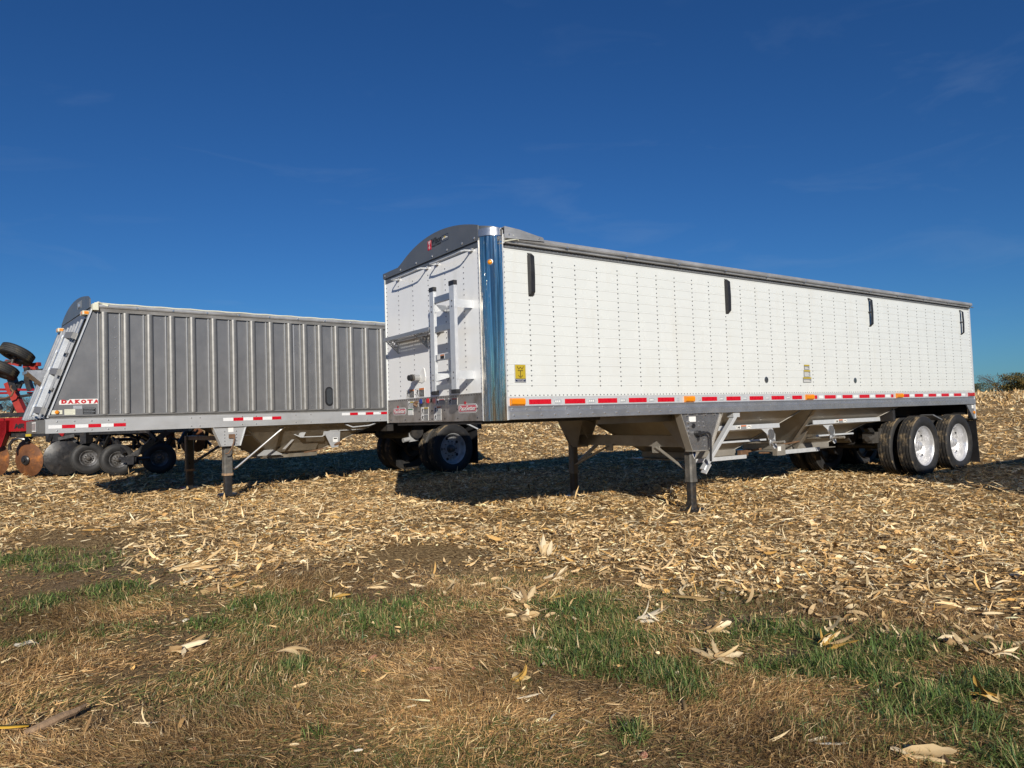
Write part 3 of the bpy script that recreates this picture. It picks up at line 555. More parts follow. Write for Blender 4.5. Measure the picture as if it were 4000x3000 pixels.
# warning decals
for (xa,za,xb,zb) in [(5.115,1.934,5.248,1.858),(5.100,1.851,5.262,1.748),(5.072,1.743,5.281,1.665)]:
    o = MB().box(xa,xb,-0.0095,-0.0072,zb,za).build('warning_decal', M['grey_ink'], WT, smooth=0)
    MB().box(xa,xb,-0.0112,-0.0098,za-0.022,za).build('yellow_header', M['yellow'], o, smooth=0)
    b = MB(); nr = int((za-zb-0.035)/0.011)
    for k in range(nr): b.box(xa+0.008, xb-0.008-0.02*(k%3), -0.0104, -0.0098, zb+0.008+k*0.011, zb+0.013+k*0.011)
    b.build('print_lines', M['paper'], o, smooth=0)

# ---- front face
MB().box(XF, XF+0.02, 0.186, WY-0.012, 1.556, 3.131).build('front_panel', M['white_front'], WT, smooth=0)
MB().box(XF-0.003, XF+0.018, 0.186, WY-0.012, 3.1315, 3.206).build('front_top_band', M['cap'], WT, smooth=0)
MB().box(XF-0.006, XF+0.018, 0.186, WY-0.012, 1.252, 1.5555).build('front_apron', M['steel_panel'], WT, smooth=0)
b = MB().box(XF-0.012, XF+0.01, WY-0.012, WY+0.006, 1.25, 3.206); b.build('front_edge_strip', M['white'], WT, smooth=0)
rv = MB()
for y in (2.175,1.765,1.352,0.935,0.516,2.535,0.205):
    z = 1.60
    while z < 3.08:
        rv.dome((XF, y, z), (-1,0,0), 0.0085, 0.007); z += 0.0545 if y in (2.535,0.205) else 0.0625
y = 0.24
while y < 2.54:
    rv.dome((XF-0.003, y, 3.150), (-1,0,0), 0.0085, 0.006); rv.dome((XF-0.006, y, 1.538), (-1,0,0), 0.0085, 0.007); y += 0.057
for z in (1.30,1.36,1.42,1.48):
    for yy in (2.54,0.205): rv.dome((XF-0.006, yy, z), (-1,0,0), 0.008, 0.006)
for yy in (2.48,2.05,1.66,1.33,1.02,0.72,0.30):
    for z in (1.285,1.385): rv.dome((XF-0.006, yy, z), (-1,0,0), 0.012, 0.008)
rv.build('front_rivets', M['rivet'], WT, kind='stuff')
# arched cap
arc = [(WY+.02,3.207),(WY+.02,3.275),(2.14,3.278)]
_ay = np.array([0.17,0.40,0.652,1.011,1.40,1.824,2.02,2.12]); _az = np.array([3.368,3.428,3.474,3.505,3.484,3.392,3.318,3.282])
_cf = np.polyfit(_ay[:7], _az[:7], 4)
for k in range(25):
    y = 2.02-k/24*1.85; arc.append((y, float(np.polyval(_cf, y))))
arc += [(0.17,3.207)]
b = MB(); vs = []; fs = []
for k in range(13):
    t = math.pi+k*math.pi/24; zt_ = 3.366-0.046*(k/12)**0.8
    for rr_, zz_ in ((0.176,3.250),(0.176,zt_),(0.166,zt_),(0.166,3.250)): vs.append((X0+rr_*math.cos(t), 0.175+rr_*math.sin(t), zz_))
for k in range(12):
    for q in range(4): fs.append((k*4+q, k*4+(q+1)%4, k*4+4+(q+1)%4, k*4+4+q))
b.add(vs, fs).build('cap_return', M['cap'], WT, smooth=40)
MB().prism(arc, XF-0.020, XF-0.006, 'x').build('arched_front_cap', M['cap'], WT, smooth=0, bevel=0.003)
b = MB()
for yy in (2.54,2.06,1.62,1.20,0.84,0.50,0.24): b.dome((XF-0.020, yy, 3.238), (-1,0,0), 0.016, 0.012, 8)
b.build('cap_bolts', M['rivet_light'], WT)
# logo on cap
px = XF-0.0215
o = MB().box(px-0.001, px+0.0008, 1.212, 1.300, 3.325, 3.437).build('red_badge', M['red_tape'], WT, smooth=0)
text('W', 0.055, M['paper'], o, (px-0.002,1.256,3.412), (0,-1,0), (0,0,1), 'badge_letter', bold=0.01)
text('T', 0.055, M['paper'], o, (px-0.002,1.256,3.378), (0,-1,0), (0,0,1), 'badge_letter', bold=0.01)
text('U', 0.045, M['paper'], o, (px-0.002,1.256,3.349), (0,-1,0), (0,0,1), 'badge_letter', bold=0.01)
text('Wilson', 0.105, M['ink'], WT, (px-0.0005,1.083,3.405), (0,-1,0), (0,0,1), 'wilson_lettering', bold=0.025, width=0.245)
text('TRAILER COMPANY', 0.03, M['ink'], WT, (px-0.0005,1.085,3.352), (0,-1,0), (0,0,1), 'trailer_company_lettering', bold=0.01, width=0.24)
b = MB()
for q in ((0.800,0.958,3.425,3.429),(0.800,0.958,3.355,3.359)): b.box(px-0.001,px+.0006,q[0],q[1],q[2],q[3])
b.box(px-0.001,px+.0006,0.800,0.804,3.355,3.429); b.box(px-0.001,px+.0006,0.954,0.958,3.355,3.429); b.build('emblem_frame', M['navy'], WT, smooth=0)
b = MB(); b.bar((px-.001,0.94,3.383),(px-.001,0.89,3.398),0.002,0.012); b.bar((px-.001,0.87,3.398),(px-.001,0.82,3.388),0.002,0.012); b.box(px-.002,px,0.85,0.91,3.384,3.392); b.build('emblem_wings', M['paper'], WT, smooth=0)
MB().box(px-.0025,px-.0005,0.865,0.895,3.392,3.412).build('emblem_crown', M['yellow'], WT, smooth=0)
# grab handles under the cap
for ya_, yb_ in ((2.165,1.366),(1.111,0.334)):
    b = MB().tube([(XF,ya_,3.125),(XF-.09,ya_,3.118),(XF-.115,ya_-.03,3.112),(XF-.12,ya_-0.16,3.105),(XF-.12,yb_+0.16,3.105),(XF-.115,yb_+.03,3.112),(XF-.09,yb_,3.118),(XF,yb_,3.125)], 0.011, 8)
    o = b.build('grab_handle', M['alu_light'], WT)
    for yy in (ya_, yb_):
        MB().box(XF-.022, XF-.004, yy-0.035, yy+0.035, 3.112, 3.142).build('handle_foot', M['rivet_light'], o, smooth=0)
# ladder
LX = -0.745
for y0, y1 in ((0.352,0.452),(0.815,0.905)):
    b = MB().box(LX-0.006, LX, y0, y1, 1.60, 2.735); b.box(LX, LX+0.032, y0, y0+0.005, 1.60, 2.735); b.box(LX, LX+0.032, y1-0.005, y1, 1.60, 2.735)
    o = b.build('ladder_rail', M['alu_light'], WT, smooth=0)
    MB().box(LX-0.010, LX+0.036, y0-0.004, y1+0.004, 2.735, 2.785).build('rail_end_cap', M['black'], o, smooth=0)
    MB().box(LX-0.010, LX+0.036, y0-0.004, y1+0.004, 1.555, 1.60).build('rail_end_cap', M['black'], o, smooth=0)
for z0, z1 in ((2.595,2.665),(2.265,2.330),(1.94,2.005),(1.608,1.665)):
    b = MB().box(LX+0.001, LX+0.006, 0.4525, 0.8145, z0, z1); b.box(LX+0.006, LX+0.05, 0.4525, 0.8145, z1-0.006, z1); b.box(LX+0.006, LX+0.04, 0.4525, 0.8145, z0, z0+0.005); b.build('ladder_rung', M['alu'], WT, smooth=0)
for z in (2.49, 1.71):
    b = MB().prism([(LX+.002,z+0.0),(LX+.002,z+0.09),(XF-.001,z+0.09),(XF-.001,z+0.0)], 0.346, 0.351, 'y'); b.box(XF-0.006, XF-0.001, 0.345, 0.52, z, z+0.09)
    b.build('ladder_bracket', M['alu_light'], WT, smooth=0)
    b = MB().prism([(LX+.002,z+0.09),(XF-.001,z+0.02),(XF-.001,z+0.09)], 0.906, 0.911, 'y'); b.prism([(LX+.002,z),(LX+.002,z+0.09),(XF-.001,z+0.09),(XF-.001,z+0.06)], 0.80, 0.805, 'y'); b.box(XF-.006, XF-.001, 0.74, 0.905, z+0.01, z+0.09)
    b.build('ladder_bracket', M['alu_light'], WT, smooth=0)
b = MB()
for z in (2.505,2.565,1.725,1.785):
    for yy in (0.40,0.86): b.dome((LX-.006,yy,z),(-1,0,0),0.010,0.008,8)
b.build('ladder_bolts', M['rivet'], WT)
# perforated shelf left of the ladder
b = MB(); SX0, SX1 = -0.725, -0.530
ys_ = np.linspace(0.98, 2.20, 36); xs_ = np.linspace(SX0, SX1, 9)
for i in range(9-1):
    for j in range(36-1):
        if i%2 == 1 and j%2 == 1: continue
        b.box(xs_[i], xs_[i+1], ys_[j], ys_[j+1], 2.335, 2.340)
b.build('shelf_grating', M['alu'], WT, smooth=0, kind='stuff')
b = MB().box(SX0-0.006, SX0, 0.98, 2.22, 2.305, 2.350); b.box(SX0, SX1+.008, 2.2005, 2.206, 2.31, 2.345); b.box(SX1, SX1+0.008, 0.98, 2.2, 2.30, 2.345); b.build('shelf_frame', M['alu'], WT, smooth=0)
for yy in (2.185, 1.385):
    b = MB()
    for k in range(8):
        for q in range(8):
            x_a = SX0+0.005+k*0.0237; z_b = 2.333-q*0.022
            if q > 0 and (q+1) > (k+1.2)*1.02 : continue
            if (k*2+q)%3 == 0 and 0 < k < 7: continue
            b.box(x_a, x_a+0.0237, yy, yy+0.006, z_b-0.022, z_b)
    b.bar((SX0,yy+.003,2.325),(SX1,yy+.003,2.155),0.008,0.014); b.build('shelf_bracket', M['alu'], WT, smooth=0)
MB().box(SX0+0.05, SX0+0.075, 1.05, 1.95, 2.278, 2.300).build('shelf_lamp_tube', M['white_tape'], WT, smooth=0)
# hose holder and electrical plug stand-off
o = MB().prism([(1.49,1.76),(1.47,1.80),(1.50,1.905),(1.525,1.92),(1.55,1.905),(1.67,1.83),(1.69,1.79),(1.66,1.755),(1.56,1.735)], XF-0.008, XF-0.001, 'x').build('plug_plate', M['paper'], WT, smooth=0)
MB().cyl((XF-.008,1.635,1.805),(XF-.10,1.62,1.803),0.036,16).build('plug_socket', M['rivet_light'], o)
MB().cyl((XF-.10,1.62,1.803),(XF-.13,1.615,1.80),0.043,16).build('plug_collar', M['lug'], o)
MB().cyl((XF-.13,1.615,1.80),(XF-.165,1.61,1.798),0.036,16).build('plug_cap', M['black'], o)
b = MB().tube([(XF-.02,1.72,1.80),(XF-.06,1.74,1.80),(XF-.05,1.75,1.77)], 0.018, 8); b.build('hose_end', M['lug'], o)
# decals on the front
def decal(y0, z0, y1, z1, head, picto=True, body='ink', hfrac=0.22, worn=False):
    o = MB().box(XF-0.0095 if z0 < 1.56 else XF-0.0035, XF-0.0065 if z0 < 1.56 else XF-0.001, y1, y0, z1, z0).build('warning_label', M['paper'], WT, smooth=0)
    xx = XF-0.0105 if z0 < 1.56 else XF-0.0045; ym = y0-(y0-y1)*(0.40 if picto else 0.02)
    MB().box(xx, xx+.0008, y1+0.004, ym, z0-(z0-z1)*hfrac, z0-0.004).build('label_header', M[head], o, smooth=0)
    MB().box(xx, xx+.0008, y1+0.004, ym, z1+0.004, z0-(z0-z1)*(hfrac+.02)).build('label_block', M[body], o, smooth=0)
    b = MB()
    for k in range(5):
        zz = z1+0.008+k*((z0-z1)*(1-hfrac)-0.012)/5; b.box(xx-.0008, xx-.0002, y1+0.010, ym-0.006, zz+.002, zz+0.005)
    b.build('label_lines', M['paper'], o, smooth=0)
    if picto:
        b = MB(); cy = (y0+ym)/2; cz = (z0+z1)/2; h = (z0-z1)*0.4; w_ = (y0-ym)*0.3
        b.bar((xx,cy+w_,cz-h),(xx,cy-w_*.2,cz+h*.3),0.001,0.009,(0,1,0)); b.bar((xx,cy-w_,cz-h),(xx,cy,cz),0.001,0.008,(0,1,0)); b.box(xx-.0003,xx+.0006,cy-.012,cy+.012,cz+h*.35,cz+h*.75); b.bar((xx,cy-w_,cz+h*.5),(xx,cy+w_,cz),0.001,0.008,(0,0,1))
        b.build('label_pictogram', M['ink'], o, smooth=0)
decal(2.012,1.673,1.789,1.562,'orange_ink'); decal(1.742,1.677,1.516,1.563,'orange_ink')
decal(1.959,1.520,1.799,1.429,'yellow',body='grey_ink'); decal(1.962,1.427,1.821,1.344,'green_ink',picto=False,body='paper')
decal(1.596,1.435,1.415,1.345,'yellow',body='ink'); decal(1.60,1.343,1.418,1.272,'grey_ink',body='ink')
decal(1.267,1.437,1.097,1.348,'orange_ink',body='grey_ink'); decal(1.272,1.344,1.101,1.268,'grey_ink',body='grey_ink')
decal(1.218,1.519,1.016,1.449,'red_ink',body='grey_ink'); decal(0.919,1.519,0.716,1.441,'red_ink',body='grey_ink'); decal(1.748,1.50,1.603,1.441,'grey_ink',body='grey_ink')
o = MB().box(LX-0.0025, LX-0.0002, 0.60, 0.77, 1.95, 2.00).build('ladder_decal', M['paper'], WT, smooth=0)
MB().box(LX-0.0035, LX-0.0026, 0.603, 0.69, 1.987, 1.998).build('label_header', M['orange_ink'], o, smooth=0); MB().box(LX-0.0035, LX-0.0026, 0.603, 0.69, 1.952, 1.985).build('label_block', M['ink'], o, smooth=0)
# rounded oval badges, script lettering
for y0, z0, y1, z1 in ((2.400,1.462,2.022,1.350),(0.705,1.460,0.298,1.343)):
    def rrect(gr, dx):
        yy0, yy1, zz0, zz1 = y1-gr, y0+gr, z1-gr, z0-0.018+gr; r = (zz1-zz0)*0.42; pts = []
        for cy_, cz_, a in ((yy1-r,zz1-r,0),(yy0+r,zz1-r,1),(yy0+r,zz0+r,2),(yy1-r,zz0+r,3)):
            for k in range(6):
                t = math.pi/2*(a+k/5); pts.append((cy_+r*math.cos(t), cz_+r*math.sin(t)))
        return MB().prism(pts, XF-0.0075-dx, XF-0.0065-dx+.0006, 'x')
    o = rrect(0, 0).build('script_badge', M['paper'], WT, smooth=0)
    rrect(-0.006, 0.0012).build('badge_blue_line', M['navy'], o, smooth=0); rrect(-0.011, 0.0022).build('badge_pale_line', M['paper'], o, smooth=0); rrect(-0.015, 0.0032).build('badge_field', M['pink_ink'], o, smooth=0)
    b = MB().box(XF-0.0095, XF-0.0065, (y0+y1)/2+0.03, (y0+y1)/2+0.065, z0-0.020, z0+0.010); b.build('badge_crest', M['red_ink'], o, smooth=0)
    text('PaceSetter', 0.072, M['navy'], o, (XF-0.0112,(y0+y1)/2+.003,(z0+z1)/2-0.012), (0,-1,0), (0,0.0,1), 'badge_script_shadow', bold=0.035, shear=0.25, width=(y0-y1)*0.86)
    text('PaceSetter', 0.072, M['paper'], o, (XF-0.0125,(y0+y1)/2,(z0+z1)/2-0.009), (0,-1,0), (0,0.0,1), 'badge_script', bold=0.012, shear=0.25, width=(y0-y1)*0.86)
# gladhands
for yy, m_ in ((1.545,'blue'),(1.365,'red_ink')):
    o = MB().box(XF-0.035, XF-0.006, yy-0.03, yy+0.03, 1.49, 1.53).build('gladhand', M['lug'], WT, smooth=0, bevel=0.006)
    b = MB().cyl((XF-.035,yy-.005,1.51),(XF-.055,yy-.005,1.512),0.024,12); b.box(XF-.06,XF-.035,yy-.028,yy-.008,1.48,1.535); b.build('gladhand_seal', M[m_], o)
b = MB().tube([(XF-.006,1.70,1.50),(XF-.05,1.69,1.49),(XF-.07,1.66,1.47),(XF-.04,1.64,1.45)],0.020,8); b.build('worn_plug', M['brown_steel'], WT)
# bottom plate / upper coupler
MB().box(XF+0.02, 1.2, 0.25, WY-.25, 1.215, 1.252).build('coupler_plate', M['dark'], WT, smooth=0)
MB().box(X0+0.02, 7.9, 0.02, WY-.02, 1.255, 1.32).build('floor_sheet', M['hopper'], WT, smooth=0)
MB().box(7.9, X1-0.03, 0.03, WY-.02, 1.256, 1.32).build('rear_floor', M['dark'], WT, smooth=0)
# ---- hoppers
def hopper(parent, x0, x1, bx0, bx1, by0, by1, zt, zb, y0, y1, m, skirt=0.07):
    T = [(x0,y0,zt),(x1,y0,zt),(x1,y1,zt),(x0,y1,zt)]; B = [(bx0,by0,zb),(bx1,by0,zb),(bx1,by1,zb),(bx0,by1,zb)]
    names = ['hopper_side','hopper_rear_slope','hopper_side','hopper_front_slope']
    for i in range(4):
        j = (i+1)%4; b = MB(); c = Vector((0,0,0.012))
        q = [Vector(T[i]),Vector(T[j]),Vector(B[j]),Vector(B[i])]; nn = (q[1]-q[0]).cross(q[3]-q[0]).normalized()*0.006
        b.add([v for v in q]+[v+nn for v in q],[(0,1,2,3),(7,6,5,4),(0,4,5,1),(1,5,6,2),(2,6,7,3),(3,7,4,0)]); b.build(names[i], m, parent, smooth=0)
    for i in range(4): MB().bar(T[i], B[i], 0.05, 0.012, (0,0,1)).build('corner_angle', m, parent, smooth=0)
    b = MB().box(bx0-.03,bx1+.03,by0-.03,by0,zb-skirt,zb+.02); b.box(bx0-.03,bx1+.03,by1,by1+.03,zb-skirt,zb+.02); b.box(bx0-.03,bx0,by0,by1,zb-skirt,zb+.02); b.box(bx1,bx1+.03,by0,by1,zb-skirt,zb+.02)
    b.build('trap_frame', m, parent, smooth=0)
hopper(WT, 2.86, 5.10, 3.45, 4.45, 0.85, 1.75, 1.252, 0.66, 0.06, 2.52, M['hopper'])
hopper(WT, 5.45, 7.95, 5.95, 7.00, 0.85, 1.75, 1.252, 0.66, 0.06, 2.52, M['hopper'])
for (xa, xb, z_) in ((3.16,4.80,1.030),(5.68,7.70,1.045)):
    o = MB().prism([(0.250,z_+.035),(0.244,z_-.03),(0.250,z_-.034),(0.42,z_-.06),(0.42,z_-.052),(0.256,z_-.026),(0.258,z_+.035)], xa, xb, 'x').build('side_ledge', M['alu_light'], WT, smooth=0)
    xs = xa+0.62
    MB().box(xs, xs+.09, 0.236, 0.2425, z_-.022, z_+.028).build('ledge_label', M['paper'], o, smooth=0); MB().box(xs+.10, xs+.21, 0.236, 0.2425, z_-.022, z_+.012).build('ledge_label', M['grey_ink'], o, smooth=0); MB().box(xs+.22, xs+.33, 0.236, 0.2425, z_-.022, z_+.028).build('ledge_label', M['paper'], o, smooth=0)
    MB().box(xs+.10, xs+.21, 0.236, 0.2425, z_+.014, z_+.028).build('ledge_label', M['orange_ink'], o, smooth=0)
    b = MB()
    for k in range(9): b.bar((xs+.230+k*.010,.234,z_-.004+0.016*math.sin(k/8*math.pi)),(xs+.240+k*.010,.234,z_-.004+0.016*math.sin((k+1)/8*math.pi)),0.002,0.006)
    b.box(xs+.015,xs+.03,.2335,.235,z_-.016,z_+.018); b.box(xs+.05,xs+.065,.2335,.235,z_-.016,z_+.018); b.bar((xs+.022,.234,z_+.012),(xs+.057,.234,z_-.006),0.002,0.009); b.build('ledge_print', M['ink'], o, smooth=0)
for x_ in (4.0, 6.5):
    b = MB().prism([(0.60,0.822),(0.595,0.795),(0.80,0.78),(0.80,0.787),(0.602,0.80)], x_-0.2, x_+0.95, 'x'); b.build('lower_ledge', M['alu_light'], WT, smooth=0)
for x_, z_ in ((4.33,0.995),(5.92,0.998)):
    pl_ = [(x_,z_),(x_+.27,z_),(x_+.33,z_-.09),(x_+.33,z_-.20),(x_+.37,z_-.29),(x_+.30,z_-.31),(x_+.20,z_-.22),(x_+.13,z_-.08)]
    o = MB().prism(pl_, 0.232, 0.240, 'y').build('trap_gear_bracket', M['alu_light'], WT, smooth=0)
    MB().lathe([(0.001,0.014),(0.075,0.014),(0.082,0.0)], (x_+.225,0.232,z_-.09), (0,-1,0), 22).build('gear_disc', M['steel'], o)
    b = MB()
    for k in range(10):
        t = math.pi*0.75+k*0.16; b.box(x_+.26+.085*math.cos(t)-.008, x_+.26+.085*math.cos(t)+.008, 0.222, 0.232, z_-.20+.085*math.sin(t)-.006, z_-.20+.085*math.sin(t)+.006)
    b.cyl((x_+.255,.232,z_-.21),(x_+.255,.215,z_-.21),0.05,16); b.build('gear_teeth', M['alu'], o)
    b = MB().tube([(x_+.255,.24,z_-.21),(x_+.255,.12,z_-.21)],0.018,8); b.tube([(x_+.255,.12,z_-.21),(x_+.26,.03,z_-.20)],0.022,8); b.tube([(x_+.26,.20,z_-.21),(x_+.26,1.0,z_-.23)],0.014,6); b.build('gear_shaft', M['hopper'], o)
MB().box(3.15,4.45,0.60,0.63,0.545,0.60).build('trap_track', M['alu_light'], WT, smooth=0); MB().box(5.35,6.40,0.60,0.63,0.555,0.62).build('trap_track', M['alu_light'], WT, smooth=0)
MB().box(3.2,4.6,0.8,1.8,0.575,0.585).build('trap_door', M['hopper'], WT, smooth=0); MB().box(5.6,7.2,0.8,1.8,0.575,0.585).build('trap_door', M['hopper'], WT, smooth=0)
o = MB().box(5.10,5.32,0.52,0.60,0.55,0.72).build('centre_bracket', M['hopper'], WT, smooth=0); MB().box(5.12,5.20,0.515,0.5195,0.62,0.69).build('sticker', M['paper'], o, smooth=0)
b = MB().tube([(4.55,0.75,0.62),(4.75,0.72,0.64),(4.95,0.70,0.66)],0.016,6); b.tube([(4.9,0.7,0.60),(5.2,0.7,0.585)],0.012,6); b.box(4.42,4.60,0.68,0.74,0.58,0.66); b.tube([(5.5,.7,.70),(5.95,.65,.74)],0.014,6); b.build('air_line', M['brown_steel'], WT)
b = MB().bar((5.78,0.28,1.24),(5.95,0.80,0.66),0.16,0.03,(1,0,0)); b.build('centre_strut', M['hopper'], WT, smooth=0)
b = MB().box(1.2,5.0,0.30,0.33,1.16,1.245) ; b.box(3.05,3.10,0.3,2.3,1.10,1.13); b.box(3.2,3.25,0.3,2.3,0.99,1.02); b.build('underfloor_angles', M['hopper'], WT, smooth=0)
# ---- landing gear
pl_ = [(2.343,1.250),(3.164,1.249),(2.907,0.766),(2.533,0.770)]
MB().prism(pl_, 0.004, 0.012, 'y').build('landing_gear_plate', M['steel'], WT, smooth=0)
b = MB().bar((2.343,-.004,1.25),(2.533,-.004,.77),0.014,0.05,(0,1,0)) if False else MB()
for (a,c) in (((2.343,1.250),(2.533,.770)),((3.164,1.249),(2.907,.766)),((2.52,.768),(2.92,.764))):
    b.add([(a[0]-.006,-.022,a[1]),(a[0]+.006,-.022,a[1]),(c[0]+.006,-.022,c[1]),(c[0]-.006,-.022,c[1]),(a[0]-.006,.09,a[1]),(a[0]+.006,.09,a[1]),(c[0]+.006,.09,c[1]),(c[0]-.006,.09,c[1])] if abs(a[0]-c[0]) < .35 else
          [(a[0],-.022,a[1]-.006),(a[0],-.022,a[1]+.006),(c[0],-.022,c[1]+.006),(c[0],-.022,c[1]-.006),(a[0],.09,a[1]-.006),(a[0],.09,a[1]+.006),(c[0],.09,c[1]+.006),(c[0],.09,c[1]-.006)],
          [(0,1,2,3),(7,6,5,4),(0,4,5,1),(1,5,6,2),(2,6,7,3),(3,7,4,0)])
b.build('plate_flange', M['hopper'], WT, smooth=0)
b = MB()
for z_ in (1.144,1.08,1.02,0.957): b.cyl((2.495,0.004,z_),(2.495,-0.016,z_),0.017,6)
for x_, z_ in ((2.70,1.14),(2.70,1.09),(2.79,1.135),(2.80,1.08),(2.806,0.822),(2.80,0.90)): b.cyl((x_,0.004,z_),(x_,-0.010,z_),0.011,6)
for k in range(4): b.cyl((2.47+k*.18,0.004,1.235),(2.47+k*.18,-0.02,1.235),0.013,6)
b.build('plate_bolts', M['rivet_light'], WT)
MB().box(2.516,2.641,-0.0015,0.0035,1.147,1.214).build('plate_sticker', M['paper'], WT, smooth=0)
MB().cyl((2.586,0.004,1.096),(2.586,-0.012,1.096),0.030,14).build('plate_grommet', M['black'], WT)
def octleg(x0, x1, y0, y1, z0, z1, ch=0.03): return MB().prism([(x0+ch,y0),(x1-ch,y0),(x1,y0+ch),(x1,y1-ch),(x1-ch,y1),(x0+ch,y1),(x0,y1-ch),(x0,y0+ch)], z0, z1, 'z')
legs = []
for yy, lx in ((0.06, 2.578), (2.42, 2.545)):
    b = octleg(lx,lx+.122,yy,yy+.12,0.375,0.95,.02); o = b.build('landing_leg', M['leg_grey'], WT, smooth=0)
    octleg(lx-.007,lx+.129,yy-.007,yy+.127,0.36,0.40,.02).build('leg_collar', M['leg_grey'], o, smooth=0)
    octleg(lx+.008,lx+.114,yy+.008,yy+.112,-0.04,0.36,.018).build('inner_leg', M['black_metal'], o, smooth=0)
    MB().box(lx-.06,lx+.18,yy-.06,yy+.18,-0.03,0.012).build('sand_shoe', M['black_metal'], o, smooth=0)
o = MB().prism([(2.62,0.765),(2.68,0.765),(2.68,0.71),(2.65,0.66),(2.62,0.71)], 0.054, 0.0595, 'y').build('shield_sticker', M['paper'], WT, smooth=0)
MB().prism([(2.625,0.760),(2.675,0.760),(2.675,0.712),(2.65,0.669),(2.625,0.712)], 0.0525, 0.0535, 'y').build('shield_blue', M['navy'], o, smooth=0)
MB().prism([(2.343,1.250),(3.164,1.249),(2.907,0.766),(2.533,0.770)], 2.46, 2.47, 'y').build('landing_gear_plate', M['hopper'], WT, smooth=0)
b = MB()
b.add([(2.30,1.85,1.25),(2.30,2.50,1.25),(2.56,2.50,.78),(2.56,2.32,.78)],[(0,1,2,3)]); b.prism([(2.36,1.25),(2.5,1.25),(2.6,.9)],2.1,2.11,'y'); b.build('far_gusset', M['hopper'], WT, smooth=0)
MB().box(2.69,2.74,0.17,2.42,0.805,0.965).build('cross_beam', M['hopper'], WT, smooth=0, bevel=0.006)
b = MB().prism([(0.10,1.25),(0.60,1.25),(0.14,0.80),(0.10,0.80)], 2.53, 2.54, 'x'); b.build('near_gusset', M['hopper'], WT, smooth=0)
def bolt(b, p, ax, r=0.018): q = Vector(p)+Vector(ax)*0.02; b.cyl(p, q, r, 6)
b = MB().bar((2.67,1.72,0.80),(2.61,2.43,0.50),0.012,0.06,(1,0,0)); b.box(2.660,2.675,1.62,1.78,0.73,0.83); b.bar((3.1,2.2,0.95),(2.66,2.46,0.52),0.05,0.05); b.build('leg_brace', M['hopper'], WT, smooth=0)
b = MB().bar((2.67,0.74,0.80),(2.655,0.17,0.49),0.012,0.06,(1,0,0)); b.box(2.660,2.675,0.68,0.82,0.72,0.82); b.build('leg_brace', M['hopper'], WT, smooth=0)
o = MB().bar((3.465,0.03,1.20),(2.84,0.09,0.50),0.05,0.075,(0,1,0)).build('diagonal_brace', M['alu_light'], WT, smooth=0, bevel=0.004)
b = MB().box(3.40,3.54,-0.005,0.10,1.185,1.250); b.bar((2.90,.035,.58),(2.82,.06,.46),0.02,0.09,(0,1,0)); b.build('brace_clevis', M['alu_light'], o, smooth=0)
o = MB().tube([(2.64,-0.01,0.99),(2.64,-0.05,0.99),(2.67,-0.06,0.995),(2.78,-0.06,1.00),(2.825,-0.06,0.985),(2.845,-0.06,0.95),(2.845,-0.06,0.88),(2.830,-0.06,0.62)], 0.016, 8).build('crank_handle', M['black'], WT)
b = MB().cyl((2.63,0.0,0.995),(2.63,-0.07,0.995),0.036,12); b.cyl((2.645,-.05,.99),(2.72,-.062,.998),0.024,10); b.cyl((2.66,-.02,.96),(2.66,-.02,.90),0.014,8); b.build('crank_joint', M['black'], o)
# ---- running gear
b = MB().box(7.7,X1-.1,0.78,0.88,0.92,1.25); b.box(7.7,X1-.1,1.72,1.82,0.92,1.25); b.box(10.60,10.72,0.1,2.5,1.05,1.252); b.box(7.9,10.6,2.42,2.5,0.98,1.25); b.box(7.85,7.93,0.1,2.45,1.0,1.25); b.build('suspension_frame', M['dark'], WT, smooth=0)
for xa in (8.86, 10.23):
    o = MB().cyl((xa,0.3,0.52),(xa,2.28,0.52),0.065,14).build('axle', M['dark'], WT)
    b = MB().cyl((xa,0.72,0.52),(xa,0.84,0.52),0.20,20); b.cyl((xa,1.74,0.52),(xa,1.86,0.52),0.20,20); b.bar((xa-.55,.83,.9),(xa,.83,.46),0.09,0.10); b.bar((xa-.55,1.77,.9),(xa,1.77,.46),0.09,0.10); b.cyl((xa+.30,.83,.62),(xa+.30,.83,.9),0.12,16); b.cyl((xa+.30,1.77,.62),(xa+.30,1.77,.9),0.12,16)
    b.build('suspension', M['dark'], o)
b = MB().box(8.10,8.35,0.62,0.80,0.60,0.80); b.cyl((8.0,0.66,0.68),(8.2,0.66,0.70),0.05,12); b.prism([(8.32,.86),(8.44,.86),(8.38,.66),(8.32,.68)],0.60,0.62,'y'); b.cyl((8.3,1.1,0.72),(8.3,1.9,0.72),0.13,18); b.build('brake_hanger', M['lug'], WT)
RR = 0.360; RT_ = 0.55
tyA, trA = tyre_meshes(RT_, 0.27, RR)
rmA = rim_mesh(RR, 0.17, M['rim']); hA = hub_meshes(RR, 0.075, 0.05, 'rim', holes=4, hr=0.020)
rmD = rim_mesh(RR, 0.13, M['lug'])
for xa in (8.86, 10.23):
    wheel(WT, (tyA, trA, rmA, *hA), (xa, 0.075, 0.525), hub=True, Wd=0.27)
    wheel(WT, (tyA, trA, rmD, *hA), (xa, 0.43, 0.525), hub=False, Wd=0.27)
    wheel(WT, (tyA, trA, rmA, *hA), (xa, WY-.075, 0.525), face=-1, hub=True, Wd=0.27)
    wheel(WT, (tyA, trA, rmD, *hA), (xa, WY-.43, 0.525), face=-1, hub=False, Wd=0.27)
b = MB().bar((9.33,0.35,1.08),(9.62,0.32,0.98),0.5,0.02,(0,0,1)); b.build('fender_bracket', M['alu'], WT, smooth=0)
